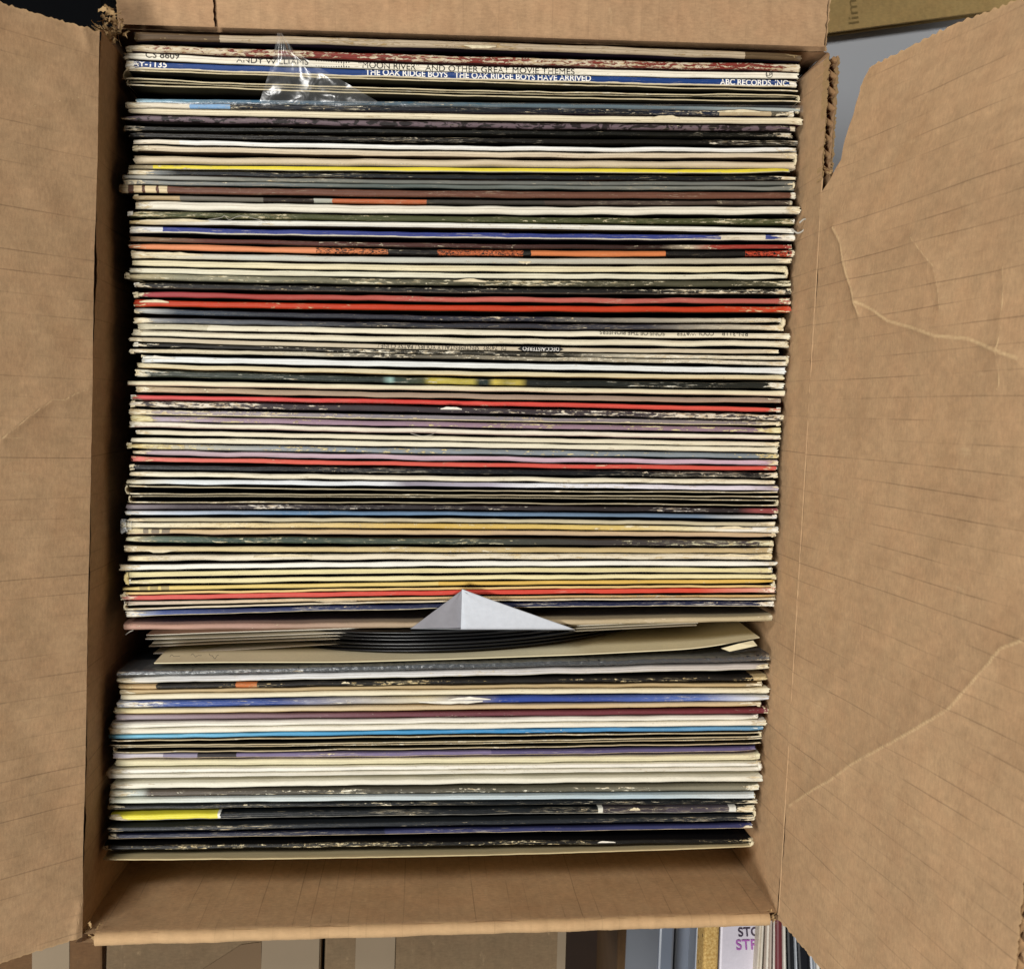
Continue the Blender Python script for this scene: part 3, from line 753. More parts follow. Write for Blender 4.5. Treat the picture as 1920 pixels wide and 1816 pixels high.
R_[35] = S_('navy black gatefold sleeve with a round cream fold at one end', 252, 582, 596.5, 1468, 600.5, 12, [(252, '#C9CBC4'), (330, '#3A4552'), (480, '#23272F'), (1000, '#34333C'), (1452, '#D8CFB6')], wear=.18, scr=.5, interp='LINEAR', gloss=.65)
R_[36] = S_('', 250, 599.5, 610, 1468, 613, 11.5, [(250, '#B9B9B4'), (330, '#5A5E64'), (700, '#23242A'), (1200, '#3A3A42'), (1455, '#CFC6AE')], wear=.12, scr=.4, interp='LINEAR', gloss=.6, parent=R_[35]['obj'], name='back_panel')
join_fold(R_[35], R_[36], 'R', .0019, bulge=.8)
R_[37] = S_('cream spine with upside down small lettering, black scuffs at one end', 258, 611.5, 622.5, 1482, 630, 12, [(258, '#C9C2A8'), (378, '#E3DCC4')], wear=.14, scr=.2, flat=4, stain=.35)
R_[38] = S_('cream spine with split edge, in front of the upside down lettered spine', 248, 623.5, 637.7, 1480, 644, 14, '#E0D8BE', wear=.10, scr=.06, stain=.45)
R_[39] = S_('greyish cream spine with upside down black lettering and stereo lozenge', 243, 635.5, 652, 1462, 658.7, 9.5, '#C3B79E', wear=.14, scr=.08, flat=4.5, stain=.4)
R_[40] = S_('black and white scuffed gatefold sleeve with rounded cream fold', 250, 645.5, 661, 1478, 670.8, 8.5, [(250, '#1A1714'), (1050, '#3A372E'), (1200, '#DCD4BC')], wear=.45, scr=.7, interp='LINEAR', wcol='#E0DAC6')
R_[41] = S_('', 242, 656.5, 669, 1478, 681, 9, [(242, '#D9CCAB'), (560, '#C9C2AC'), (700, '#3C382F'), (1180, '#B9B19B'), (1380, '#E0D8C4')], wear=.5, scr=.6, interp='LINEAR', wcol='#E2DBC6', parent=R_[40]['obj'], name='back_panel')
join_fold(R_[40], R_[41], 'R', .0012, bulge=.9)
R_[42] = S_('cool white crumpled spine set back at one end', 266, 672.5, 684, 1474, 695, 13, '#E6E9E6', wear=.06, scr=.05, stain=.08, endL=.35, ragged=.0001)
R_[43] = S_('cream spine with brown seam behind the black and yellow spotted spine', 256, 685.5, 699.5, 1471, 707.5, 11, '#DCD0AC', wear=.06, scr=.06, stripe=(-1, '#B99F74'), stain=.4)
R_[44] = S_('black green spine with blurred yellow spots midway', 254, 698.5, 714.5, 1471, 723, 14, [(254, '#3A4038'), (700, '#222A24'), (716, '#8FB3AC'), (724, '#2A3A34'), (776, '#3F442E'), (790, '#B9A94A'), (868, '#B5A84E'), (880, '#1E2A26'), (898, '#22302A'), (910, '#C9B552'), (930, '#8F8440'), (955, '#BCAA50'), (972, '#1C1F1B')], wear=.26, scr=.7, interp='LINEAR', gloss=.7, wcol='#E2E0D0')
R_[45] = S_('cream spine poking out furthest behind the taupe spine', 239, 717.5, 728, 1472, 737.5, 11.5, '#DDD3B4', wear=.12, scr=.2, stripe=(-1, '#C2AA92'), stain=.35)
R_[46] = S_('taupe spine between a cream spine and a plain red one', 253, 729, 742, 1465, 751, 11.5, [(253, '#C4AE8E'), (500, '#A8937C'), (1000, '#9E8878')], wear=.10, scr=.2, interp='LINEAR', stripe=(-1, '#B59F85'))
R_[47] = S_('clean bright red spine above the heavily creased black spine', 246, 745.5, 755.3, 1464, 769, 11.5, [(246, '#D05A58'), (700, '#CF4038'), (1400, '#D65A4C')], wear=.04, scr=.12, interp='LINEAR', gloss=.5)
R_[48] = S_('black spine covered in white crease cracks next to the bright red one', 244, 757, 768.5, 1470, 783, 13.5, '#3A3236', wear=.50, scr=.95, wcol='#DDD5C4', gloss=.5)
R_[49] = S_('grey purple scuffed spine with thin cream lower edge', 243, 771.5, 783.4, 1464, 793.5, 12, [(243, '#DCCFA8'), (300, '#A79CA0'), (700, '#8A848A'), (1464, '#8B807E')], wear=.38, scr=.5, interp='LINEAR', stripe=(-1, '#D8CCA8'))
R_[50] = S_('mauve spine with cream worn patches', 245, 784, 796, 1465, 806.5, 11.5, [(245, '#B8ADB8'), (500, '#9C8292'), (1200, '#8F7684')], wear=.36, scr=.25, interp='LINEAR', wcol='#DCD3A8')
R_[51] = S_('white spine with maroon tinge below, in front of the mauve one', 243, 795, 809, 1464, 820, 11.5, '#E6DECB', wear=.06, scr=.08, stripe=(-1, '#A98E84'), stain=.4)
R_[52] = S_('narrow cream spine with bent corner, second in front of the mauve spine', 255, 810, 822.3, 1461, 833, 10.5, '#DDD5BC', wear=.08, scr=.08, stain=.3)
R_[53] = S_('plain cream spine touching the grey blue chipped spine', 246, 824.5, 833.7, 1461, 843.5, 11.5, '#E2DCC4', wear=.05, scr=.05, stain=.25)
R_[54] = S_('grey blue spine with cream chips', 238, 836, 846, 1460, 855, 12.5, [(238, '#D6C69A'), (370, '#B5B3A4'), (520, '#8D959A'), (1460, '#808A90')], wear=.40, scr=.25, interp='LINEAR', wcol='#DFD3A2')
R_[55] = S_('pale lilac pink spine behind the narrow coral red spine', 249, 848, 858.7, 1461, 867.5, 11, [(249, '#B3A3A8'), (600, '#C0A8B4'), (1460, '#C9AEBE')], wear=.10, scr=.2, interp='LINEAR')
R_[56] = S_('narrow coral red spine with pale rubbed lettering area', 246, 860, 870.8, 1456, 878, 10, [(246, '#D77A70'), (500, '#D4604F'), (1000, '#CC5448')], wear=.22, scr=.4, interp='LINEAR', wcol='#E8C6A4')
R_[57] = S_('glossy black spine right in front of the coral red one', 243, 875.5, 883.5, 1458, 891, 13, '#15171A', wear=.14, scr=.45, gloss=.75, wcol='#D9D2BE')
R_[58] = S_('cream spine with brown cracks behind the white lilac spine', 242, 888, 897, 1454, 903.5, 11, '#E5DEC6', wear=.16, scr=.12, stain=.5)
R_[59] = S_('white spine with a lilac grey stretch in the middle', 236, 903, 908, 1461, 916, 10.5, [(236, '#D8CDAE'), (330, '#DDE4E6'), (700, '#E2E5E8'), (745, '#8E8894'), (900, '#B4AEBE'), (980, '#E9ECF0'), (1400, '#D8D0DC'), (1450, '#B9AEBA')], wear=.14, scr=.15, interp='LINEAR', stain=.1)
R_[60] = add_open('taupe card sleeve gaping open, behind another open one, near the white lilac spine', (236, 911, 919.4, 1459, 922.5), (236, 925.5, 928, 1460, 931), 'L', col='#AFA488')
R_[61] = add_open('taupe card sleeve gaping open, just behind the black spine with maroon tip', (241, 930, 932, 1460, 938), (241, 941.5, 942.5, 1460, 947.5), 'LR', col='#ABA084')
R_[62] = S_('black spine with a maroon tip and white scuffed start', 237, 950, 951.5, 1459, 958, 11, [(237, '#8B8288'), (330, '#4A4246'), (600, '#2C2628'), (1380, '#2C2526'), (1415, '#8E4A4A')], wear=.26, scr=.6, interp='LINEAR', gloss=.55, wcol='#DDD8CE')
R_[63] = S_('narrow steel blue spine with white tips', 236, 961.5, 963, 1456, 970, 9, [(236, '#DCDEDC'), (330, '#B4BECC'), (520, '#5F7E9E'), (1300, '#6C8096'), (1440, '#D8D6CC')], wear=.18, scr=.4, interp='LINEAR', gloss=.7, wcol='#E8ECEE')
R_[64] = S_('narrow greyish cream spine behind the ochre streaked spine', 240, 974.5, 975.5, 1455, 983.5, 9, '#C0B698', wear=.12, scr=.1, stain=.5)
R_[65] = S_('ochre yellow streaked spine with crumpled plastic at its end', 228, 984.5, 986, 1460, 993.5, 12.5, [(228, '#E0D9C2'), (450, '#DCC99A'), (800, '#CFAE5A'), (1150, '#D2B970'), (1280, '#E0D4AA'), (1370, '#E6E2D6')], wear=.32, scr=.5, interp='LINEAR', wcol='#EEE3C0')
R_[66] = S_('tan spine with three grey dashes at one end', 238, 997, 998.5, 1455, 1003.5, 10.5, [(238, '#D8C9A2'), (262, '#8E8270'), (276, '#D8C9A2'), (280, '#8E8270'), (294, '#D8C9A2'), (298, '#8E8270'), (314, '#CDB48C'), (900, '#C9B08E')], wear=.06, scr=.08, stripe=(-1, '#A88E78'), stain=.4)
R_[67] = S_('dark green black scuffed spine between two tan ones', 237, 1011, 1015, 1450, 1019, 14.5, [(237, '#BDB092'), (290, '#5A6A5C'), (420, '#33463C'), (800, '#474E42'), (1100, '#3E3A38'), (1450, '#4A4244')], wear=.30, scr=.85, interp='LINEAR', gloss=.65, wcol='#D6D3B4')
R_[68] = S_('tan spine in front of the dark green scuffed spine', 232, 1029, 1030.5, 1449, 1032.5, 12, [(232, '#CBB893'), (400, '#CDBC8E'), (900, '#C6B07C'), (1449, '#B8A47C')], wear=.18, scr=.15, interp='LINEAR', stain=.5)
R_[69] = S_('cream white spine with torn brown outlines', 239, 1047, 1043.5, 1449, 1044, 12.5, '#DFD6BE', wear=.30, scr=.15, stain=.6, wcol='#E6D9B4')
R_[70] = S_('clean white spine sticking out past its neighbours', 224, 1064.5, 1057, 1458, 1057, 11.5, '#E9E8DE', wear=.03, scr=.03, stain=.12)
R_[71] = S_('pale yellow gatefold sleeve with a rounded fold at one end', 236, 1078, 1069.5, 1448, 1069.5, 11.5, '#E2D7A4', wear=.06, scr=.05, stripe=(-1, '#D8CBA6'), stain=.25)
R_[72] = S_('', 236, 1091.5, 1083, 1455, 1080.5, 10.5, '#E4DAAA', wear=.05, scr=.05, stain=.25, parent=R_[71]['obj'], name='back_panel')
join_fold(R_[71], R_[72], 'L', .0026, mat=plain('yellowed_card', '#DFCB8E', .85, .15, 600, .0002), bulge=.75)
R_[73] = S_('golden yellow gatefold sleeve with faint grey dashes', 231, 1104, 1094, 1454, 1089.5, 9.5, [(231, '#DCC684'), (258, '#A99868'), (272, '#DDC67C'), (277, '#A99868'), (290, '#DDC67C'), (296, '#A99868'), (312, '#DDC478'), (800, '#D9B45C'), (1454, '#DDB868')], wear=.05, scr=.05, stain=.25)
R_[74] = S_('', 231, 1113, 1103, 1454, 1098.5, 5.5, '#DDBE80', wear=.06, scr=.05, stain=.3, parent=R_[73]['obj'], name='back_panel')
join_fold(R_[73], R_[74], 'R', .0011, bulge=.6)
R_[75] = S_('bright red spine behind the peak of white paper', 227, 1121.5, 1111, 1453, 1106.5, 11, [(227, '#D4645C'), (800, '#D2483A'), (1300, '#D64E3C'), (1435, '#DDA08C')], wear=.16, scr=.3, interp='LINEAR', wcol='#EFD3C0')
R_[76] = S_('pale orange spine split open at one end', 234, 1132, 1121.5, 1454, 1118.5, 8.5, [(234, '#C9B9A8'), (450, '#D8C4A6'), (700, '#DDC190'), (1454, '#DDBA7C')], wear=.30, scr=.2, interp='LINEAR', ragged=.0001)
b76 = S_('', 233, 1142.5, 1126.5, 1454, 1123, 4, '#E0D2B4', wear=.3, scr=.2, parent=R_[76]['obj'], name='back_panel', fray=False, ragged=.00012)
join_fold(R_[76], b76, 'L', .0009)
R_[77] = S_('navy spine with white lower edge beside the white paper peak', 235, 1152, 1136.5, 1451, 1132, 11, [(235, '#C9CFD6'), (300, '#3E5088'), (420, '#2C3762'), (800, '#1C2342')], wear=.20, scr=.5, interp='LINEAR', stripe=(-1, '#E2D8BC'), gloss=.6, wcol='#E6E2D6')
R_[78] = S_('pinkish brown spine fading to tan, last before the loose records', 231, 1175.5, 1170, 1450, 1159, 13.5, [(231, '#B8907E'), (450, '#A88678'), (700, '#A8937A'), (900, '#B5A384'), (1450, '#B9AA88')], wear=.26, scr=.3, interp='LINEAR', wcol='#E4D6BE')
R_[80] = S_('black spine in wrinkled clear shrink wrap, first after the loose records', 219, 1263.5, 1248.5, 1444, 1233.5, 12.5, [(219, '#2A3036'), (700, '#2A3238'), (1444, '#2C2C30')], wear=.05, scr=.3, interp='LINEAR', gloss=.85)
R_[81] = S_('silver white broad spine in front of the shrink wrapped one', 217, 1276, 1263, 1442, 1249.5, 14, [(217, '#DCD6C6'), (330, '#C9C8C6'), (500, '#DBDCDC'), (1442, '#BDB4AC')], wear=.16, scr=.4, interp='LINEAR', stripe=(-1, '#DAD4C2'), stain=.2)
R_[82] = S_('black flecked spine with a short orange block and tan edge', 222, 1289, 1278.5, 1440, 1272, 9.5, [(222, '#C2A67A'), (285, '#1C1813'), (428, '#C9743E'), (466, '#17130F'), (1410, '#C9B386')], wear=.34, scr=.5, gloss=.5, wcol='#DCCBA0')
R_[83] = S_('thin tan spine in front of the black one with orange block', 224, 1297.5, 1287.5, 1428, 1283.5, 8, '#BBA47A', wear=.16, scr=.1, stain=.5)
R_[84] = S_('cream spine directly behind the cobalt blue one', 227, 1308, 1298, 1441, 1295, 12, '#E2D9BC', wear=.12, scr=.08, stain=.4)
R_[85] = S_('cobalt blue spine with a long torn cream patch midway', 219, 1322, 1312.5, 1443, 1309.5, 14, [(219, '#C9D0DA'), (250, '#40599C'), (500, '#34498A'), (782, '#D9CFB2'), (922, '#2E4690'), (1100, '#3C4E90'), (1300, '#5A72B4'), (1430, '#D8DADC')], wear=.20, scr=.45, gloss=.75, wcol='#E9E8E2', interp='LINEAR')
R_[86] = S_('tan cream spine in front of the cobalt blue one', 214, 1334, 1326.3, 1428, 1319.5, 11, [(214, '#DDD09E'), (400, '#D8C9A8'), (800, '#CBB48E'), (1428, '#C6B08A')], wear=.12, scr=.2, interp='LINEAR', stripe=(-1, '#CDB07C'))
R_[87] = S_('maroon spine with pale scuffs in front of the tan cream one', 216, 1345.3, 1339, 1440, 1333, 11, [(216, '#A59AA0'), (400, '#857078'), (700, '#6B3E46'), (1440, '#6B2A30')], wear=.30, scr=.6, interp='LINEAR', wcol='#E3D2C4', gloss=.55)
R_[88] = S_('white spine with crumpled raised corner, in front of the maroon one', 208, 1360, 1351, 1421, 1345, 11.5, '#E6E2D4', wear=.07, scr=.06, stain=.3, endL=.4, sagL=1.5)
R_[89] = S_('warm white spine directly behind the sky blue one', 206, 1372, 1362.3, 1437, 1355.5, 12, '#E8E3D2', wear=.06, scr=.05, stain=.2)
R_[90] = S_('narrow sky blue spine in front of the warm white one', 203, 1382.5, 1372.3, 1432, 1366, 9.5, [(203, '#7FC0DC'), (600, '#4D9CCB'), (1000, '#3F8CC4'), (1432, '#6E9CBC')], wear=.08, scr=.25, interp='LINEAR', wcol='#DCEAF0', gloss=.5)
R_[91] = add_open('bare card sleeve with mouth open, in front of the sky blue spine', (207, 1389, 1379.5, 1429, 1373.5), (208, 1397.5, 1390, 1429, 1380), 'R', col='#BFB08E')
R_[92] = add_open('bare card sleeve with mouth open, behind the dusty purple spine', (211, 1400.5, 1393.5, 1429, 1384.5), (212, 1410.5, 1402, 1428, 1393), 'L', col='#BCAC8A')
R_[94] = S_('dusty purple spine with a short dark block', 211, 1417.5, 1412.5, 1418, 1404, 10, [(211, '#C9C3CC'), (300, '#8E879E'), (358, '#2F2A2C'), (430, '#7A6E90'), (900, '#5F567C')], wear=.08, scr=.3, stripe=(-1, '#D9C4A8'), gloss=.5)
R_[95] = S_('buttery cream spine in front of the dusty purple one', 216, 1431, 1426, 1426, 1419.5, 13, '#E3DBB6', wear=.06, scr=.06, stain=.25)
R_[96] = S_('white gatefold sleeve, two panels pressed together, before a black gap', 202, 1446.5, 1438.5, 1426, 1432.5, 9.5, '#E9E6DA', wear=.08, scr=.08, stain=.25)
b96 = S_('', 203, 1456, 1447.5, 1427, 1441.5, 8.5, '#E6E2D2', wear=.10, scr=.08, stain=.3, parent=R_[96]['obj'], name='back_panel')
join_fold(R_[96], b96, 'R', .0022, mat=M_CARDW); join_fold(R_[96], b96, 'L', .002, mat=M_CARDW)
R_[97] = S_('ivory spine behind the smoky grey one, after the black gap', 207, 1474.5, 1465, 1430, 1460, 14, '#E4E0CE', wear=.10, scr=.05, stain=.2)
R_[98] = S_('smoky dark grey spine with white worn ridge and pale start', 206, 1489, 1482, 1425, 1477, 12.5, [(206, '#D9DDD4'), (262, '#B9C0BA'), (275, '#5E554C'), (600, '#4A463C'), (1000, '#5A584A'), (1425, '#8A8674')], wear=.36, scr=.5, interp='LINEAR', gloss=.6, wcol='#EAE6D2')
R_[99] = S_('pale blue white spine folded into the smoky grey one', 205, 1502.5, 1495.7, 1416, 1493, 11, [(205, '#DFE2D0'), (400, '#D6DDDA'), (1200, '#B4C8D2'), (1416, '#D8DEDE')], wear=.04, scr=.05, stain=.08, interp='LINEAR')
R_[100] = S_('narrow black spine behind the black one with yellow corner', 203, 1515, 1506, 1420, 1504, 9, '#15181A', wear=.22, scr=.65, gloss=.75, stripe=(-1, '#6C6A62'))
R_[101] = S_('black gatefold sleeve with a bright yellow corner and white bar', 204, 1534, 1522.5, 1416, 1518, 15, [(204, '#DED43C'), (380, '#E0D84A'), (396, '#E6E6DC'), (401, '#0F1316'), (1104, '#DDDDD2'), (1114, '#3A3439'), (1240, '#4A444C'), (1362, '#DDDDD4'), (1374, '#14171A')], wear=.10, scr=.45, gloss=.75, stripe=(-1, '#A9A69C'), stain=.05)
R_[102] = S_('', 202, 1556, 1543.5, 1415, 1534, 11, '#23272B', wear=.16, scr=.6, gloss=.75, parent=R_[101]['obj'], name='back_panel')
join_fold(R_[101], R_[102], 'R', .0009, bulge=.7)
R_[103] = S_('deep navy spine with cream lower edge, second from the near end of the row', 203, 1569, 1558, 1412, 1548.5, 11, [(203, '#1E2238'), (700, '#33365C'), (1412, '#2A2B46')], wear=.06, scr=.45, stripe=(-1, '#E0CFAE'), gloss=.8)
R_[104] = S_('black sleeve with cream flecked spine and loose beige back panel, last in the row', 194, 1590.5, 1581.5, 1412, 1577, 11, '#14120F', wear=.34, scr=.6, gloss=.65, wcol='#E3D6B0')
b104 = S_('', 193, 1611, 1603.5, 1409, 1586, 3.5, '#C9B88E', wear=.1, scr=.1, parent=R_[104]['obj'], name='back_panel', gloss=.1, fray=False, ragged=.00012, endL=0, endR=0)
join_fold(R_[104], b104, 'R', .0014, bulge=1.2)

# ------------------------------------------------------------------ lettering on the spines
INK = plain('black_spine_ink', '#1B1A18', .6, .2, 900)
WINK = plain('white_spine_ink', '#EDEAE2', .6, .15, 900)
def text_mesh(body, bold=0.0, space=1.0):
    cu = bpy.data.curves.new('lettering', 'FONT'); cu.body = body; cu.size = 1.0; cu.offset = bold; cu.space_character = space
    o = bpy.data.objects.new('lettering', cu); COL.objects.link(o)
    dg = bpy.context.evaluated_depsgraph_get(); dg.update()
    me = bpy.data.meshes.new_from_object(o.evaluated_get(dg))
    bpy.data.objects.remove(o)
    V = np.empty(len(me.vertices) * 3); me.vertices.foreach_get('co', V); V = V.reshape(-1, 3)
    F = [tuple(p.vertices) for p in me.polygons]
    bpy.data.meshes.remove(me); bpy.data.curves.remove(cu)
    return V, F
def spine_text(info, body, x0, x1, hpx, mat, flip=False, shift=0.0, bold=0.0, lift=.00006, clip=.9, wornseed=None):
    """text along a spine from pixel x0 to x1; hpx = cap height in pixels; shift in units of half thickness"""
    V, F = text_mesh(body, bold)
    P, lat, half = info['P'], info['lat'], info['half']
    a, b = V[:, 0].min(), V[:, 0].max(); h = .73
    q = (V[:, 0] - a) / (b - a); y = V[:, 1] / h - .5
    if flip: q = 1 - q; y = -y
    zt = P[0, 2]
    p0, p1 = at(x0, 800, zt)[0], at(x1, 800, zt)[0]
    # pixel x -> position along this spine, by the spine's own end points
    pxL, pxR = info['px']
    k = (x0 + (x1 - x0) * q - pxL) / (pxR - pxL) * (len(P) - 1)
    i = np.clip(k.astype(int), 0, len(P) - 2); fr = (k - i)[:, None]
    c = P[i] * (1 - fr) + P[i + 1] * fr; l = lat[i]
    off = np.clip(y * hpx * PXM + shift * half, -clip * half, clip * half)
    aa = np.abs(off) / half
    drop = (1 - (1 - np.minimum(aa, .999) ** 5) ** .2) * half * .95
    W = c + l * off[:, None]; W[:, 2] = zt - drop + lift + .00012
    mesh_obj('lettering', W, F, mat, info['obj'])
def setpx(k, xL, xR): R_[k]['px'] = (xL, xR)
setpx(3, 232, 1497); setpx(4, 235, 1495); setpx(37, 258, 1482); setpx(39, 243, 1462)
spine_text(R_[3], 'CS 8609', 273, 336, 12, INK, shift=.62)
spine_text(R_[3], 'ANDY WILLIAMS', 443, 578, 12, INK, shift=.5)
for i in range(14):
    spine_text(R_[3], 'I', 592 + i * 4.7, 594 + i * 4.7, 14, INK, shift=.05)
spine_text(R_[3], '\u201cMOON RIVER\u201d', 672, 786, 12, INK, shift=.25)
spine_text(R_[3], 'AND OTHER GREAT MOVIE THEMES', 797, 1077, 11, INK, shift=.0)
spine_text(R_[3], 'LP', 1437, 1447, 6.5, INK, shift=.2)
ring = []
c0 = at(1442, 139.5, REC_Z + .001)
kx = (1442 - 232) / (1497 - 232) * 83; i0 = int(kx)
cc = R_[3]['P'][i0] + (R_[3]['P'][i0 + 1] - R_[3]['P'][i0]) * (kx - i0); cc = cc + R_[3]['lat'][i0] * R_[3]['half'] * .2
V = []; F = []
for j in range(28):
    a = j / 28 * 6.283
    for rr in (.00150, .00172):
        V.append((cc[0] + rr * math.cos(a), cc[1] + min(rr * math.sin(a), .0012), cc[2] + .0002))
    F.append((2 * j, 2 * j + 1, (2 * j + 3) % 56, (2 * j + 2) % 56))
mesh_obj('lettering', V, F, INK, R_[3]['obj'])
spine_text(R_[4], 'AY-1135', 248, 313, 11, WINK, shift=.45, bold=.02)
spine_text(R_[4], 'THE OAK RIDGE BOYS', 685, 839, 11, WINK, shift=.3, bold=.02)
spine_text(R_[4], 'THE OAK RIDGE BOYS HAVE ARRIVED', 852, 1108, 11, WINK, shift=.25, bold=.02)
spine_text(R_[4], 'ABC RECORDS, INC.', 1350, 1480, 11, WINK, shift=.1, bold=.02)
spine_text(R_[37], 'RN-311R', 1352, 1402, 8, INK, flip=True, shift=.55)
spine_text(R_[37], 'COOL WATER', 1268, 1338, 8, INK, flip=True, shift=.55)
spine_text(R_[37], 'SONS OF THE PIONEERS', 1124, 1246, 8, INK, flip=True, shift=.55)
spine_text(R_[39], 'DL 74282', 906, 949, 8, INK, flip=True, shift=.12)
spine_text(R_[39], 'SENTIMENTALLY YOURS / PATSY CLINE /', 708, 898, 8, INK, flip=True, shift=.12)
spine_text(R_[39], 'DECCA)STEREO', 980, 1048, 7.5, WINK, flip=True, shift=.1, lift=.00016)
def lozenge(info, x0, x1, hpx, mat):
    P, lat, half = info['P'], info['lat'], info['half']; pxL, pxR = info['px']; V = []
    for x, y in ((x0, 0), (x0 + 9, -.5), (x1 - 9, -.5), (x1, 0), (x1 - 9, .5), (x0 + 9, .5)):
        k = (x - pxL) / (pxR - pxL) * (len(P) - 1); i = int(k)
        c = P[i] + (P[i + 1] - P[i]) * (k - i) + lat[i] * (y * hpx * PXM + .1 * half)
        V.append((c[0], c[1], P[0, 2] + .00012))
    mesh_obj('printed_lozenge', V, [tuple(range(6))], mat, info['obj'])
lozenge(R_[39], 970, 1057, 8.6, INK)

# torn flakes standing off some spines
def flake(info, xL, xR, x, ln, side, seed, mat=None):
    r = np.random.default_rng(seed); P, lat, half = info['P'], info['lat'], info['half']
    n = 9; V = []; F = []
    for j in range(n):
        k = (x + ln * j / (n - 1) - xL) / (xR - xL) * (len(P) - 1); i = int(np.clip(k, 0, len(P) - 2))
        c = P[i] + (P[i + 1] - P[i]) * (k - i)
        wdt = half * (.35 + .75 * math.sin(math.pi * j / (n - 1)) * r.uniform(.5, 1.2))
        a = c + lat[i] * side * half * .15 + UP * .00016
        b = c + lat[i] * side * (half * .15 + wdt) + UP * (.0002 + r.uniform(0, .0005))
        V += [a, b]
    for j in range(n - 1): F.append((2 * j, 2 * j + 1, 2 * j + 3, 2 * j + 2))
    mesh_obj('torn_flake', V, F, mat or M_CARD, info['obj'])
for k, xL, xR, x, ln, sd in ((1, 252, 1504, 870, 60, -1), (9, 240, 1506, 1222, 52, 1), (28, 246, 1484, 972, 24, -1), (28, 246, 1484, 270, 110, 1), (31, 234, 1483, 850, 62, 1),
                         (85, 219, 1443, 785, 120, -1), (85, 219, 1443, 840, 80, 1), (69, 239, 1449, 475, 110, 1), (69, 239, 1449, 1320, 95, 1), (68, 232, 1449, 262, 70, -1),
                         (48, 244, 1470, 826, 40, 1), (76, 234, 1454, 590, 80, -1), (24, 242, 1490, 262, 130, 1), (34, 252, 1482, 262, 55, 1), (104, 194, 1412, 1120, 34, 1),
                         (65, 228, 1460, 1340, 70, 1), (82, 222, 1440, 640, 16, 1), (8, 236, 1488, 1345, 80, 1), (101, 204, 1416, 1180, 20, 1), (42, 266, 1474, 268, 60, 1)):
    flake(R_[k], xL, xR, x, ln, sd, k * 7 + int(x), M_CARDW if k in (42, 85, 104, 48) else None)

# ------------------------------------------------------------------ clear plastic
def plastic(name, tint=(1, 1, 1, 1), gl=.10, haze=.10, scale=170):
    mt = bpy.data.materials.new(name); mt.use_nodes = True; nt = mt.node_tree; nt.nodes.clear(); t = NT(nt)
    co = t.n('ShaderNodeTexCoord').outputs['Object']
    bp = t.n('ShaderNodeBump', Strength=.8, Distance=.0007, Height=t.noise(co, scale, 2.0, .5, .4)).outputs[0]
    tr = t.n('ShaderNodeBsdfTransparent', Color=tint).outputs[0]
    gl_ = t.n('ShaderNodeBsdfGlossy', Color=(1, 1, 1, 1), Roughness=.26, Normal=bp).outputs[0]
    df = t.n('ShaderNodeBsdfDiffuse', Color=(.75, .78, .78, 1), Normal=bp).outputs[0]
    fr = t.n('ShaderNodeFresnel', IOR=1.45, Normal=bp).outputs[0]
    m1 = t.n('ShaderNodeMixShader', i0=haze, i1=tr, i2=df).outputs[0]
    m2 = t.n('ShaderNodeMixShader', i0=t.math('MINIMUM', t.math('ADD', t.math('MULTIPLY', fr, .7), gl * .3), .22), i1=m1, i2=gl_).outputs[0]
    o = nt.nodes.new('ShaderNodeOutputMaterial'); nt.links.new(m2, o.inputs[0])
    return mt
M_FILM = plastic('clear_film', haze=.06)
M_WRAP = plastic('shrink_wrap', haze=.05, scale=420)
# peak of loose film lying over the far sleeves, rooted at the teal sleeve
n1_, n2_ = 26, 34
V = []
rr = np.random.default_rng(5)
for i in range(n1_):
    k = i / (n1_ - 1)
    vL = (487 + (512 - 487) * min(1, k / .62) if k < .62 else 512 + (520 - 512) * (k - .62) / .38); vR = 712 - (712 - 553) * min(1, k / .72) if k < .72 else 553 - (553 - 528) * (k - .72) / .28
    yy = 190 - (190 - 62) * k
    for j in range(n2_):
        q = j / (n2_ - 1)
        z = REC_Z + .0012 + .006 * math.sin(k * 2.6) + .0005 * math.sin(q * 7 + k * 5) * (k > .05) + .00025 * math.sin(q * 23 - k * 17)
        V.append(at(vL + (vR - vL) * q, yy + 3 * q * (1 - k), z))
mesh_obj('plastic_cover', V, grid_faces(n1_, n2_), M_FILM, R_[7]['obj'], smooth=True)
# low plastic bags showing over the gap and the teal sleeve's end
V = []
for i in range(40):
    k = i / 39
    u = 255 + (1506 - 255) * k; y0 = 186 + 12 * k; y1 = 198 + 13 * k
    for q in range(5):
        yy = y0 + (y1 - y0) * q / 4
        V.append(at(u, yy, REC_Z + .0012 + .0007 * math.sin(k * 55 + q) + .0005 * math.sin(k * 131) - .0012 * abs(q - 2) / 2))
mesh_obj('plastic_cover', V, grid_faces(40, 5), M_FILM, R_[7]['obj'], smooth=True)
# shrink wrap round sleeve 80
V = []; P = R_[80]['P']; lat = R_[80]['lat']; hf = R_[80]['half']
nn = 260
kk = np.linspace(0, len(P) - 1.001, nn); ii = kk.astype(int); Pq = P[ii] + (P[ii + 1] - P[ii]) * (kk - ii)[:, None]; lq = lat[ii]
wr = smooth_noise(np.linspace(0, .32, nn), .006, 9, 4)
for a, b in ((1.35, -.02), (1.3, -.0030), (1.12, -.0008), (.6, .0003), (0, .0006), (-.6, .0003), (-1.15, -.0009), (-1.2, -.012)):
    amp = .00022 if abs(a) < 1.5 else .0006
    V.append(Pq + lq * (a * hf + wr * amp)[:, None] + np.outer(b + wr * amp * .6, UP))
V = np.stack(V, 1).reshape(-1, 3)
mesh_obj('shrink_wrap', V, grid_faces(nn, 8), M_WRAP, R_[80]['obj'], smooth=True)
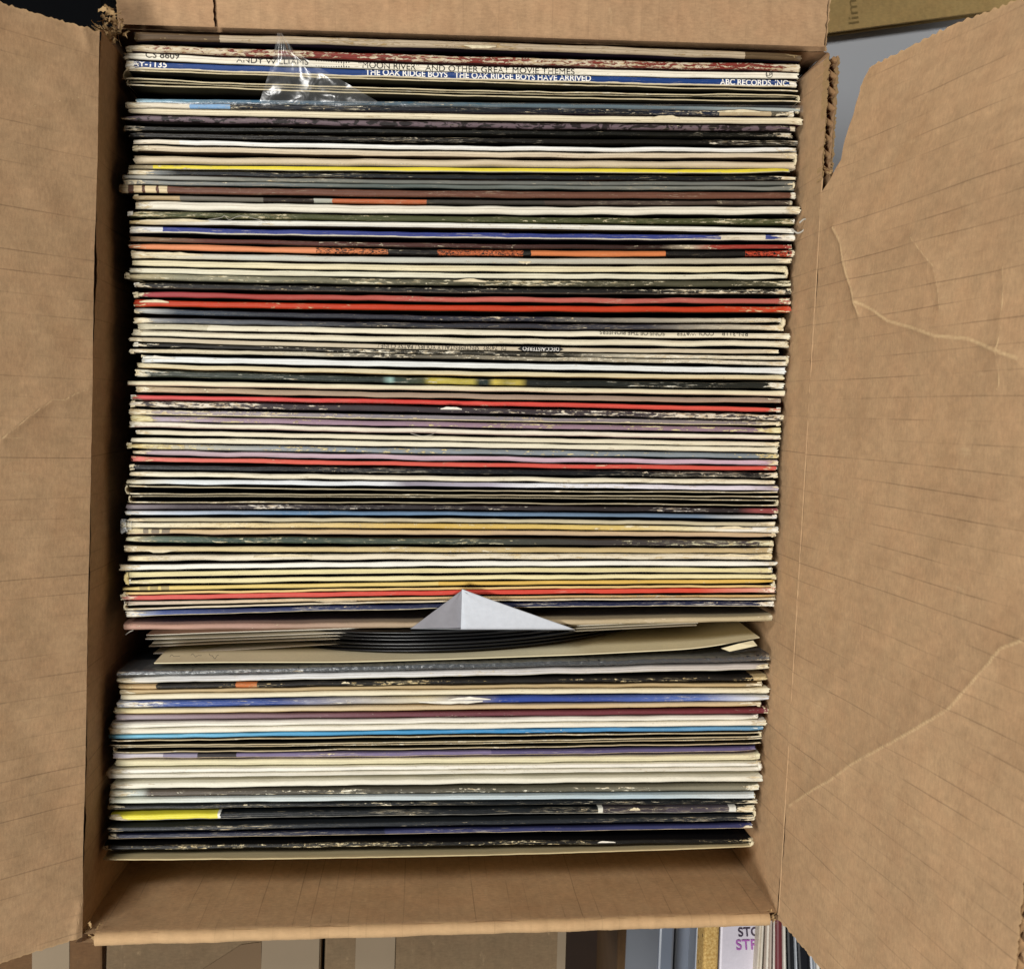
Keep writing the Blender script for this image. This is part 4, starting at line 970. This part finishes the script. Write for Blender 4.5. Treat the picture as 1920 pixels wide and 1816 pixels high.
# crumpled film lump at the end of the ochre sleeve
V = []; rr = np.random.default_rng(3)
for i in range(9):
    for j in range(7):
        V.append(at(226 + i * 2.6, 973 + j * 4.2 + rr.normal(0, 1.2), REC_Z + rr.uniform(-.0018, .0018)))
mesh_obj('plastic_scrap', V, grid_faces(9, 7), plastic('milky_film', haze=.45), R_[65]['obj'])

# thin curls and threads
M_THREAD = plain('pale_thread', '#A9A59A', .5, .1, 200)
def thread(name, pts, rad, parent, mat=M_THREAD, flat=1.0):
    P = np.array(pts, float)
    t = np.linspace(0, len(P) - 1, 40); i = np.clip(t.astype(int), 0, len(P) - 2); f = (t - i)[:, None]
    pm = P[np.clip(i - 1, 0, None)]; p0 = P[i]; p1 = P[i + 1]; p2 = P[np.clip(i + 2, None, len(P) - 1)]
    C = .5 * (2 * p0 + (p1 - pm) * f + (2 * pm - 5 * p0 + 4 * p1 - p2) * f ** 2 + (3 * p0 - pm - 3 * p1 + p2) * f ** 3)
    d = np.gradient(C, axis=0); d /= np.linalg.norm(d, axis=1)[:, None] + 1e-12
    s = np.cross(d, UP); s /= np.linalg.norm(s, axis=1)[:, None] + 1e-9; n_ = np.cross(s, d)
    V = np.stack([C + s * rad * math.cos(a) * flat + n_ * rad * math.sin(a) for a in np.linspace(0, 6.283, 6)[:5]], 1).reshape(-1, 3)
    F = []
    for a in range(39):
        for b in range(5):
            F.append((a * 5 + b, a * 5 + (b + 1) % 5, (a + 1) * 5 + (b + 1) % 5, (a + 1) * 5 + b))
    off = np.array(parent.location) if parent is not None and parent.type == 'EMPTY' else 0
    return mesh_obj(name, V - off, F, mat, parent, smooth=True)
thread('loose_strip', [at(1484, 429, REC_Z), at(1496, 437, REC_Z + .001), at(1508, 430, REC_Z + .002), at(1515, 415, REC_Z + .003), at(1508, 411, REC_Z + .004), at(1499, 418, REC_Z + .003)], .00045, R_[24]['obj'])
thread('loose_thread', [at(390, 412, REC_Z + .001), at(415, 408, REC_Z + .002), at(421, 404, REC_Z + .003), at(430, 412, REC_Z + .002), at(450, 405, REC_Z + .003), at(478, 410, REC_Z + .002), at(498, 416, REC_Z + .001)], .00012, R_[23]['obj'])
thread('loose_thread', [at(770, 812, REC_Z + .001), at(790, 817, REC_Z + .002), at(808, 815, REC_Z + .002), at(816, 810, REC_Z + .001)], .00012, R_[51]['obj'])
thread('loose_thread', [at(236, 1189, REC_Z - .004), at(243, 1184, REC_Z), at(250, 1181, REC_Z)], .0002, R_[78]['obj'])

# ------------------------------------------------------------------ loose discs and inner sleeves in the gap
def vinyl():
    mt, t, b = new_mat('black_vinyl')
    co = t.n('ShaderNodeTexCoord').outputs['Object']
    nz = t.noise(co, 120.0, 3.0)
    t.set(b.inputs['Base Color'], t.mix(nz, (.006, .006, .007, 1), (.014, .014, .015, 1)))
    b.inputs['Roughness'].default_value = .28
    b.inputs['Specular IOR Level'].default_value = .5
    return mt
M_VINYL = vinyl()
M_LABEL = plain('disc_label', '#7A2B22', .6, .1)
def disc(ymid, zc_top, label, ang=.021):
    R = .1505; c = np.array([.017, ymid, zc_top - R]); th = .0006
    o = empty('vinyl_record', (c[0], c[1], c[2] - R)); tag(o, label, 'vinyl record', 'bare vinyl records in the gap')
    ca, sa = math.cos(ang), math.sin(ang)
    V = []; F = []; n = 160
    prof = [(0, th * .6), (.05, th * .8), (.052, th * .45), (.144, th * .45), (.147, th), (R - .0006, th), (R, th * .4), (R, -th * .4), (R - .0006, -th), (.147, -th), (.144, -th * .45), (.052, -th * .45), (.05, -th * .8), (0, -th * .6)]
    for i in range(n):
        a = i / n * 6.28318
        for r_, y_ in prof: V.append((c[0] + r_ * math.cos(a) * ca - y_ * sa, c[1] + r_ * math.cos(a) * sa + y_ * ca, c[2] + r_ * math.sin(a)))
    m_ = len(prof)
    for i in range(n):
        for j in range(m_ - 1):
            a, b_ = i * m_ + j, ((i + 1) % n) * m_ + j
            F.append((a, a + 1, b_ + 1, b_))
    part('disc', V, F, M_VINYL, o, smooth=True)
    V = []; F = []
    for sg in (-1, 1):
        b0 = len(V)
        for i in range(48):
            a = i / 48 * 6.28318; V.append((c[0] + .049 * math.cos(a) * ca, c[1] + .049 * math.cos(a) * sa + sg * th * .85, c[2] + .049 * math.sin(a)))
        F.append(tuple(range(b0, b0 + 48)))
    part('paper_label', V, F, M_LABEL, o)
for i in range(6):
    disc(-.1084 - .0019 * i, .3068 - .0008 * (i % 3), 'bare black vinyl record, %s of six in front of the pinkish spine' % ('first second third fourth fifth sixth'.split()[i]))

def paper(name, col, rough=.9, scale=900, lin=False):
    mt, t, b = new_mat(name)
    co = t.n('ShaderNodeTexCoord').outputs['Object']
    a = t.noise(co, scale, 4.0, .6); bb = t.noise(co, 70.0, 3.0)
    k = t.math('ADD', t.math('MULTIPLY_ADD', a, .22, .80), t.math('MULTIPLY', bb, .16))
    kk = t.n('ShaderNodeCombineColor', Red=k, Green=k, Blue=k).outputs[0]
    t.set(b.inputs['Base Color'], t.mix(1.0, srgb(col), kk, 'MULTIPLY'))
    b.inputs['Roughness'].default_value = rough
    t.set(b.inputs['Normal'], t.n('ShaderNodeBump', Strength=.4, Distance=.0001, Height=a).outputs[0])
    return mt
M_PAPER = paper('inner_sleeve_paper', '#E6E0D0'); M_PAPERC = paper('cream_paper', '#D6CBA8'); M_PAPERW = paper('grey_white_paper', '#C2C7CF', scale=420)
M_PAPERD = paper('grey_paper_single_ply', '#85848A', scale=420)
def sheet(name, pts, z, depth, mat, label, cat, group, thick=.00022, n=70, lean=0.0, root=True):
    """standing sheet of paper; pts = pixel points of its top edge"""
    pts = np.array(pts, float); t = np.linspace(0, 1, n)
    k = (pts[:, 0] - pts[0, 0]) / (pts[-1, 0] - pts[0, 0])
    x = pts[0, 0] + (pts[-1, 0] - pts[0, 0]) * t; y = np.interp(t, k, pts[:, 1])
    ker = np.array([1, 2, 3, 4, 3, 2, 1]) / 16.; yp = np.concatenate([np.full(3, y[0]), y, np.full(3, y[-1])]); y = np.convolve(yp, ker, 'valid')
    zz = np.full(n, z) if np.isscalar(z) else np.interp(t, k, z)
    P = np.array([at(a, b, c) for a, b, c in zip(x, y, zz)])
    d = np.gradient(P, axis=0); d[:, 2] = 0; d /= np.linalg.norm(d, axis=1)[:, None]; lat = np.stack([-d[:, 1], d[:, 0], np.zeros(n)], 1)
    rows = []
    low = P.copy(); low[:, 2] = z if np.isscalar(z) else zz; 
    for off, dd in ((-1, depth), (-1, depth * .5), (-1, .002), (-1, 0), (1, 0), (1, .002), (1, depth * .5), (1, depth)):
        Q = P + lat * (off * thick)
        Q[:, 2] -= dd; Q[:, 1] += lean * dd
        rows.append(Q)
    V = np.stack(rows, 1).reshape(-1, 3)
    o = mesh_obj(name, V, grid_faces(n, 8), mat, None, smooth=False)
    tag(o, label, cat, group)
    return o
GI = 'paper inner sleeves in the gap'
nm = ('first', 'second', 'third', 'fourth', 'fifth')
def px_y(x, y, z):
    c = RW.T @ (np.array([x, y, z]) - CAMPOS); return PW / 2 + FPX * c[0] / -c[2], PH / 2 - FPX * c[1] / -c[2]
for i in range(5):
    z = .2955 - .0006 * i
    rw = np.random.default_rng(i + 70)
    pl = px_y(-.1345 + rw.uniform(-.001, .004), -.1098 - .0019 * i + (-.002 if i == 4 else 0) + rw.uniform(-.0004, .0004), z); pr = px_y(.1445 - .0005 * i, -.1048 - .0014 * i, z)
    pm = px_y(.005, -.1077 - .00175 * i, z)
    ql = (pl[0] * .75 + pm[0] * .25, pl[1] * .75 + pm[1] * .25 + rw.uniform(-2.5, 2.5))
    sheet('inner_sleeve', [pl, ql, pm, pr], z, .20, M_PAPER,
          'white paper inner sleeve by the loose records, %s in front of the pinkish spine' % nm[i], 'paper sleeve', GI)
cp = sheet('inner_sleeve', [(289, 1243), (420, 1241), (640, 1241), (850, 1235), (1080, 1227), (1300, 1216), (1380, 1204), (1424, 1192)], [.3125, .3135, .3135, .3135, .3135, .313, .311, .309], .2, M_PAPERC,
      'cream paper inner sleeve with handwriting and curled corner, behind the shrink wrapped spine', 'paper sleeve', GI, lean=.03)
V = [at(1352, 1215, .3145), at(1368, 1221, .3155), at(1420, 1210, .3155), at(1412, 1200, .3135), at(1385, 1206, .315)]
mesh_obj('curled_corner', V, [(0, 1, 4), (1, 2, 4), (2, 3, 4), (3, 0, 4)], M_PAPERC, cp)
PEN = plain('pen_ink', '#3A352C', .7, .1)
for k, (u0, s0) in enumerate(((318, 1), (358, 2), (390, 3))):
    r = np.random.default_rng(s0); pts = []
    for j in range(7): pts.append(at(u0 + j * 3.4 + r.normal(0, 1), 1229 + r.normal(0, 1.6), .3135 - .0022))
    thread('handwriting', pts, .00010, cp, PEN)
# folded peak of paper lying over the spines
zp = REC_Z
pk = [at(867, 1105, zp + .0045), at(770, 1177, zp + .0012), at(868, 1179, zp + .0026), at(1078, 1179, zp + .0012)]
pk2 = [at(770, 1180, zp - .03), at(868, 1181.5, zp - .03), at(1078, 1181, zp - .03)]
def peak_sheet(u_base, v_base, u_apex, v_apex, zb, za, n=18, seed=1, curl=.0012):
    # triangular fan: rows run from the base up to the apex, gently bowed and curled at the free edge
    V = []; rr_ = np.random.default_rng(seed)
    for i in range(n):
        k = i / (n - 1)
        for j in range(n):
            q = j / (n - 1)
            u = (u_base[0] + (u_base[1] - u_base[0]) * q) * (1 - k) + u_apex * k
            v_ = v_base * (1 - k) + v_apex * k + 1.2 * math.sin(q * math.pi) * math.sin(k * math.pi)
            z = zb * (1 - k) + za * k + curl * math.sin(k * math.pi * .9) * (.4 + .6 * math.sin(q * 2.6)) + .00012 * math.sin(q * 11 + k * 5)
            V.append(at(u, v_, z))
    return V, grid_faces(n, n)
V, F = peak_sheet((864, 1078), 1179, 866.5, 1105, zp + .0022, zp + .0045, seed=2)
peak = mesh_obj('paper_sleeve_corner', V, F, M_PAPERW, None, smooth=True); tag(peak, 'grey white folded paper corner standing in a pointed peak over the spines', 'paper corner')
md = peak.modifiers.new('thickness', 'SOLIDIFY'); md.thickness = .0003; md.offset = -1
V, F = peak_sheet((770, 868), 1178, 867, 1105.5, zp + .0014, zp + .0042, seed=3, curl=.0005); mesh_obj('folded_side', V, F, M_PAPERD, peak, smooth=True)
mesh_obj('folded_side', [pk[1], pk[2], pk[3], pk2[2], pk2[1], pk2[0]], [(0, 1, 4, 5), (1, 2, 3, 4)], M_PAPERW, peak)

# thin border line printed on the last black sleeve's cover
lm = plain('printed_border', '#7A5436', .5, .1)
P = R_[104]['P']; lat = R_[104]['lat']; hf = R_[104]['half']
V = []; 
for p, l in zip(P[3:-8], lat[3:-8]):
    q = p + l * (hf * 1.04 + .0001); V += [q - UP * .0135, q - UP * .0141]
mesh_obj('printed_line', V, [(2 * i, 2 * i + 1, 2 * i + 3, 2 * i + 2) for i in range(len(V) // 2 - 1)], lm, R_[104]['obj'])

# ------------------------------------------------------------------ surroundings
gm = plain('grey_tabletop', '#D2D6DC', .4, .05, 8)
V = [(-3, -3, 0), (3, -3, 0), (3, 3, 0), (-3, 3, 0)]
tag(mesh_obj('table_top', V, [(0, 1, 2, 3)], gm), kind='structure')

def quad_box(name, corners, z0, z1, mat, parent=None, bev=True):
    """prism over four xy points"""
    c = [np.array(p)[:2] for p in corners]
    V = [(p[0], p[1], z) for z in (z0, z1) for p in c]
    F = [(3, 2, 1, 0), (4, 5, 6, 7)] + [(i, (i + 1) % 4, 4 + (i + 1) % 4, 4 + i) for i in range(4)]
    if parent is not None and parent.type == 'EMPTY': V = [tuple(np.array(v_) - np.array(parent.location)) for v_ in V]
    o = mesh_obj(name, V, F, mat, parent, uvs=[(v_[0], v_[1] + v_[2]) for v_ in V], attr={'crease': np.full(len(V), 9.0), 'edge': np.zeros(len(V))})
    bm = o.modifiers.new('bevel', 'BEVEL'); bm.width = min(.0015, abs(z1 - z0) * .2); bm.segments = 2
    return o
# black tray beyond the far left corner
o = empty('black_tray', at(60, -150, 0)); tag(o, 'black plastic tray beyond the torn box corner', 'tray')
mb = plain('black_plastic', '#08090B', .95, .1, spec=.05)
c = [at(-500, 120, .06), at(212, 120, .06), at(212, -700, .06), at(-500, -700, .06)]
quad_box('tray_base', c, .002, .05, mb, o)
for a, b in ((0, 1), (1, 2), (2, 3), (3, 0)):
    p, q = np.array(c[a]), np.array(c[b]); d = (q - p) / np.linalg.norm(q - p); nn_ = np.array([-d[1], d[0], 0]) * .004
    quad_box('tray_side', [p, q, q + nn_, p + nn_], .05, .085, mb, o)
# flat cardboard sheet beyond the far right corner
o = empty('flat_carton', at(1700, -80, 0)); tag(o, 'flattened yellowish cardboard sheet with printed word beyond the torn flap', 'carton')
my = cardboard('yellow_kraft', '#C9AA70', .2, 9.0)
p0, p1 = at(1380, 85, .011), at(1800, 29, .011); dd = (p1 - p0); nn_ = np.array([-dd[1], dd[0], 0]); nn_ /= np.linalg.norm(nn_)
cs = [p0, p1 + dd * .6, p1 + dd * .6 + nn_ * .32, p0 + nn_ * .32]
for nm_, z0, z1, mt_ in (('liner', .0085, .011, my), ('liner', .0005, .0035, my)):
    quad_box(nm_, cs, z0, z1, mt_, o)
quad_box('corrugated_core', [cs[0] + nn_ * .002, cs[1] + nn_ * .002, cs[2], cs[3]], .0035, .0085, plain('grey_core', '#6A6660', .9, .2, 300), o)
V, F = text_mesh('limes')
hc = V[:, 0].max()
W = []
ux = dd / np.linalg.norm(dd)
base = at(1611, 46, .0112)
for v_ in V: W.append(base + nn_ * (v_[0] / hc * .034) - ux * (v_[1] * .0125))
part('lettering', np.array(W) + UP * .0002, F, plain('grey_print', '#8A7446', .8, .2, 300), o)

# closed carton at the near side, with tape
Z1 = .235
o = empty('closed_carton', at(600, 2000, 0)); tag(o, 'closed brown carton with tape strips next to the near wall', 'carton')
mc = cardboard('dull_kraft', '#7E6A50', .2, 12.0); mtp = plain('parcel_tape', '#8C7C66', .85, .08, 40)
def row(u0, u1, z, slant=-10, v0=1738, v1=2080):
    return [at(u0, v0, z), at(u0 + slant, v1, z), at(u1 + slant, v1, z), at(u1, v0, z)]
def quadtop(name, u0, u1, z0, z1, mat, parent, slant=-10, v0=1738, v1=2080):
    c = row(u0, u1, z1, slant, v0, v1)
    return quad_box(name, c, z0, z1, mat, parent)
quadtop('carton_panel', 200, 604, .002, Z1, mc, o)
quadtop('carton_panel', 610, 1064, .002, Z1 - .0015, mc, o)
quadtop('tape', 492, 600, Z1 + .0003, Z1 + .0006, mtp, o)
quadtop('tape', 668, 742, Z1 - .0008, Z1 - .0005, mtp, o)
quadtop('tape', 1046, 1062, Z1 - .0008, Z1 - .0005, mtp, o)
V = [at(380, 1816, Z1 + .0004), at(452, 1770, Z1 + .0004), at(490, 1765, Z1 + .0004), at(490, 1840, Z1 + .0004), at(360, 1840, Z1 + .0004)]
part('tape', V, [(0, 4, 3, 2, 1)], plain('brown_tape', '#735D44', .85, .06, 40), o)
o = empty('brown_carton', at(90, 2000, 0)); tag(o, 'dark brown carton below the outward left flap', 'carton')
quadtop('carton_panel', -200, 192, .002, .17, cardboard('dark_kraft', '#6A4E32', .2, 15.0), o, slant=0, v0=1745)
quadtop('tape', 60, 130, .1702, .1705, mtp, o, slant=0, v0=1745)
# deep box with printed emblem
o = empty('printed_carton', at(1150, 2000, 0)); tag(o, 'shadowed carton with green printed emblem between tape carton and grey bin', 'carton')
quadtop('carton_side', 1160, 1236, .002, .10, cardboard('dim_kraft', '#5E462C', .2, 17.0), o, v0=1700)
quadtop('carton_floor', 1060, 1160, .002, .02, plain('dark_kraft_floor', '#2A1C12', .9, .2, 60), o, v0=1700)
gp = plain('green_print', '#1C2A20', .7, .1)
V, F = text_mesh('S', .02); V = V - V.mean(0)
ce = at(1196, 1788, .1003)
part('lettering', [ce + np.array([v_[0] * .016, v_[1] * .026, 0]) for v_ in V], F, gp, o)
loop = [(1180, 1742), (1200, 1740), (1211, 1756), (1207, 1850)]
V = []
for i, (u, v_) in enumerate(loop): V += [at(u, v_, .1003), at(u + 2.6, v_ + 1, .1003)]
part('printed_outline', V, [(2 * i, 2 * i + 1, 2 * i + 3, 2 * i + 2) for i in range(3)], gp, o)
# grey plastic bin
o = empty('plastic_bin', at(1280, 2000, 0)); tag(o, 'grey blue plastic bin with ribbed rim beside the particle board', 'bin')
mp = plain('grey_plastic', '#6C7482', .32, .04, 20); mp.node_tree.nodes['Principled BSDF'].inputs['Specular IOR Level'].default_value = .6
quadtop('rim', 1237, 1266, .14, .228, mp, o, slant=-16, v0=1730)
quadtop('tray_wall', 1266, 1306, .10, .212, mp, o, slant=-16, v0=1730)
quadtop('rim', 1306, 1318, .10, .226, mp, o, slant=-16, v0=1730)
quadtop('tray_wall', 1237, 1318, .002, .10, mp, o, slant=-16, v0=1730)
# particle board
def chip():
    mt, t, b = new_mat('particle_board')
    co = t.n('ShaderNodeTexCoord').outputs['Object']
    n1 = t.noise(co, 700.0, 4.0, .7); n2 = t.noise(co, 240.0, 3.0)
    c = t.mix(t.ss(n1, .35, .65), srgb('#B98F4A'), srgb('#E2C07A'))
    c = t.mix(t.ss(n2, .66, .70), c, srgb('#4A3418'))
    t.set(b.inputs['Base Color'], c); b.inputs['Roughness'].default_value = .85
    t.set(b.inputs['Normal'], t.n('ShaderNodeBump', Strength=.8, Distance=.0006, Height=n1).outputs[0])
    return mt
o = quadtop('particle_board', 1322, 1350, .002, .240, chip(), None, slant=-14, v0=1728)
tag(o, 'yellow particle board edge between grey bin and white lettered album', 'board')
# neighbouring crate of records, seen end-on
al = quadtop('album_cover', 1351, 1424, .20, .236, paper('glossy_white_cover', '#D9D4E0', .4, 500), None, slant=-12, v0=1722)
tag(al, 'white album cover with purple capitals beside the particle board', 'album')
for body, uu, vv, hx, col in (('STO', 1384, 1755, .0058, '#3A2E44'), ('STR', 1380, 1780, .0066, '#A860B0')):
    V, F = text_mesh(body, .012)
    b0 = at(uu, vv, .2365); ux_ = np.array([1, -.02, 0]); uy_ = np.array([-.10, 1, 0])
    V = V[:, :]; W = [b0 + ux_ * v_[0] * hx * 1.25 + uy_ * v_[1] * hx * 1.35 for v_ in V]
    W = [w_ for w_ in W]
    mesh_obj('lettering', W, F, plain('cover_ink', col, .5, .05), al)
cols = ['#C9BFAE', '#D9CFBE', '#9E8E80', '#E0D8CC', '#B9A99C', '#DDD4C8', '#6E2A30', '#D8D2C6', '#121318', '#BFC4CC', '#10121A', '#C9CCD4', '#8E949C', '#D6D2CA', '#23262E', '#C4BEB2']
us = [1425, 1430, 1435, 1439.5, 1444.5, 1449.5, 1455, 1468, 1474, 1489, 1492, 1514, 1519, 1524, 1531, 1538, 1546]
names = ['grey cream', 'pale cream', 'taupe', 'off white', 'fawn', 'ivory', 'crimson', 'chalk white', 'broad black', 'thin silver', 'second broad black', 'pale blue grey', 'mid grey', 'bone white', 'charcoal', 'stone coloured']
for i, c in enumerate(cols):
    o = quadtop('record_sleeve', us[i] + .3, us[i + 1] - .5, .01, .243 + .002 * math.sin(i * 2.1), plain('edge_print', c, .5, .2, 300), None, slant=-22 + i * 4, v0=1715)
    tag(o, '%s sleeve edge in the neighbouring crate below the right flap' % names[i], 'record sleeve', 'sleeves in the neighbouring crate')
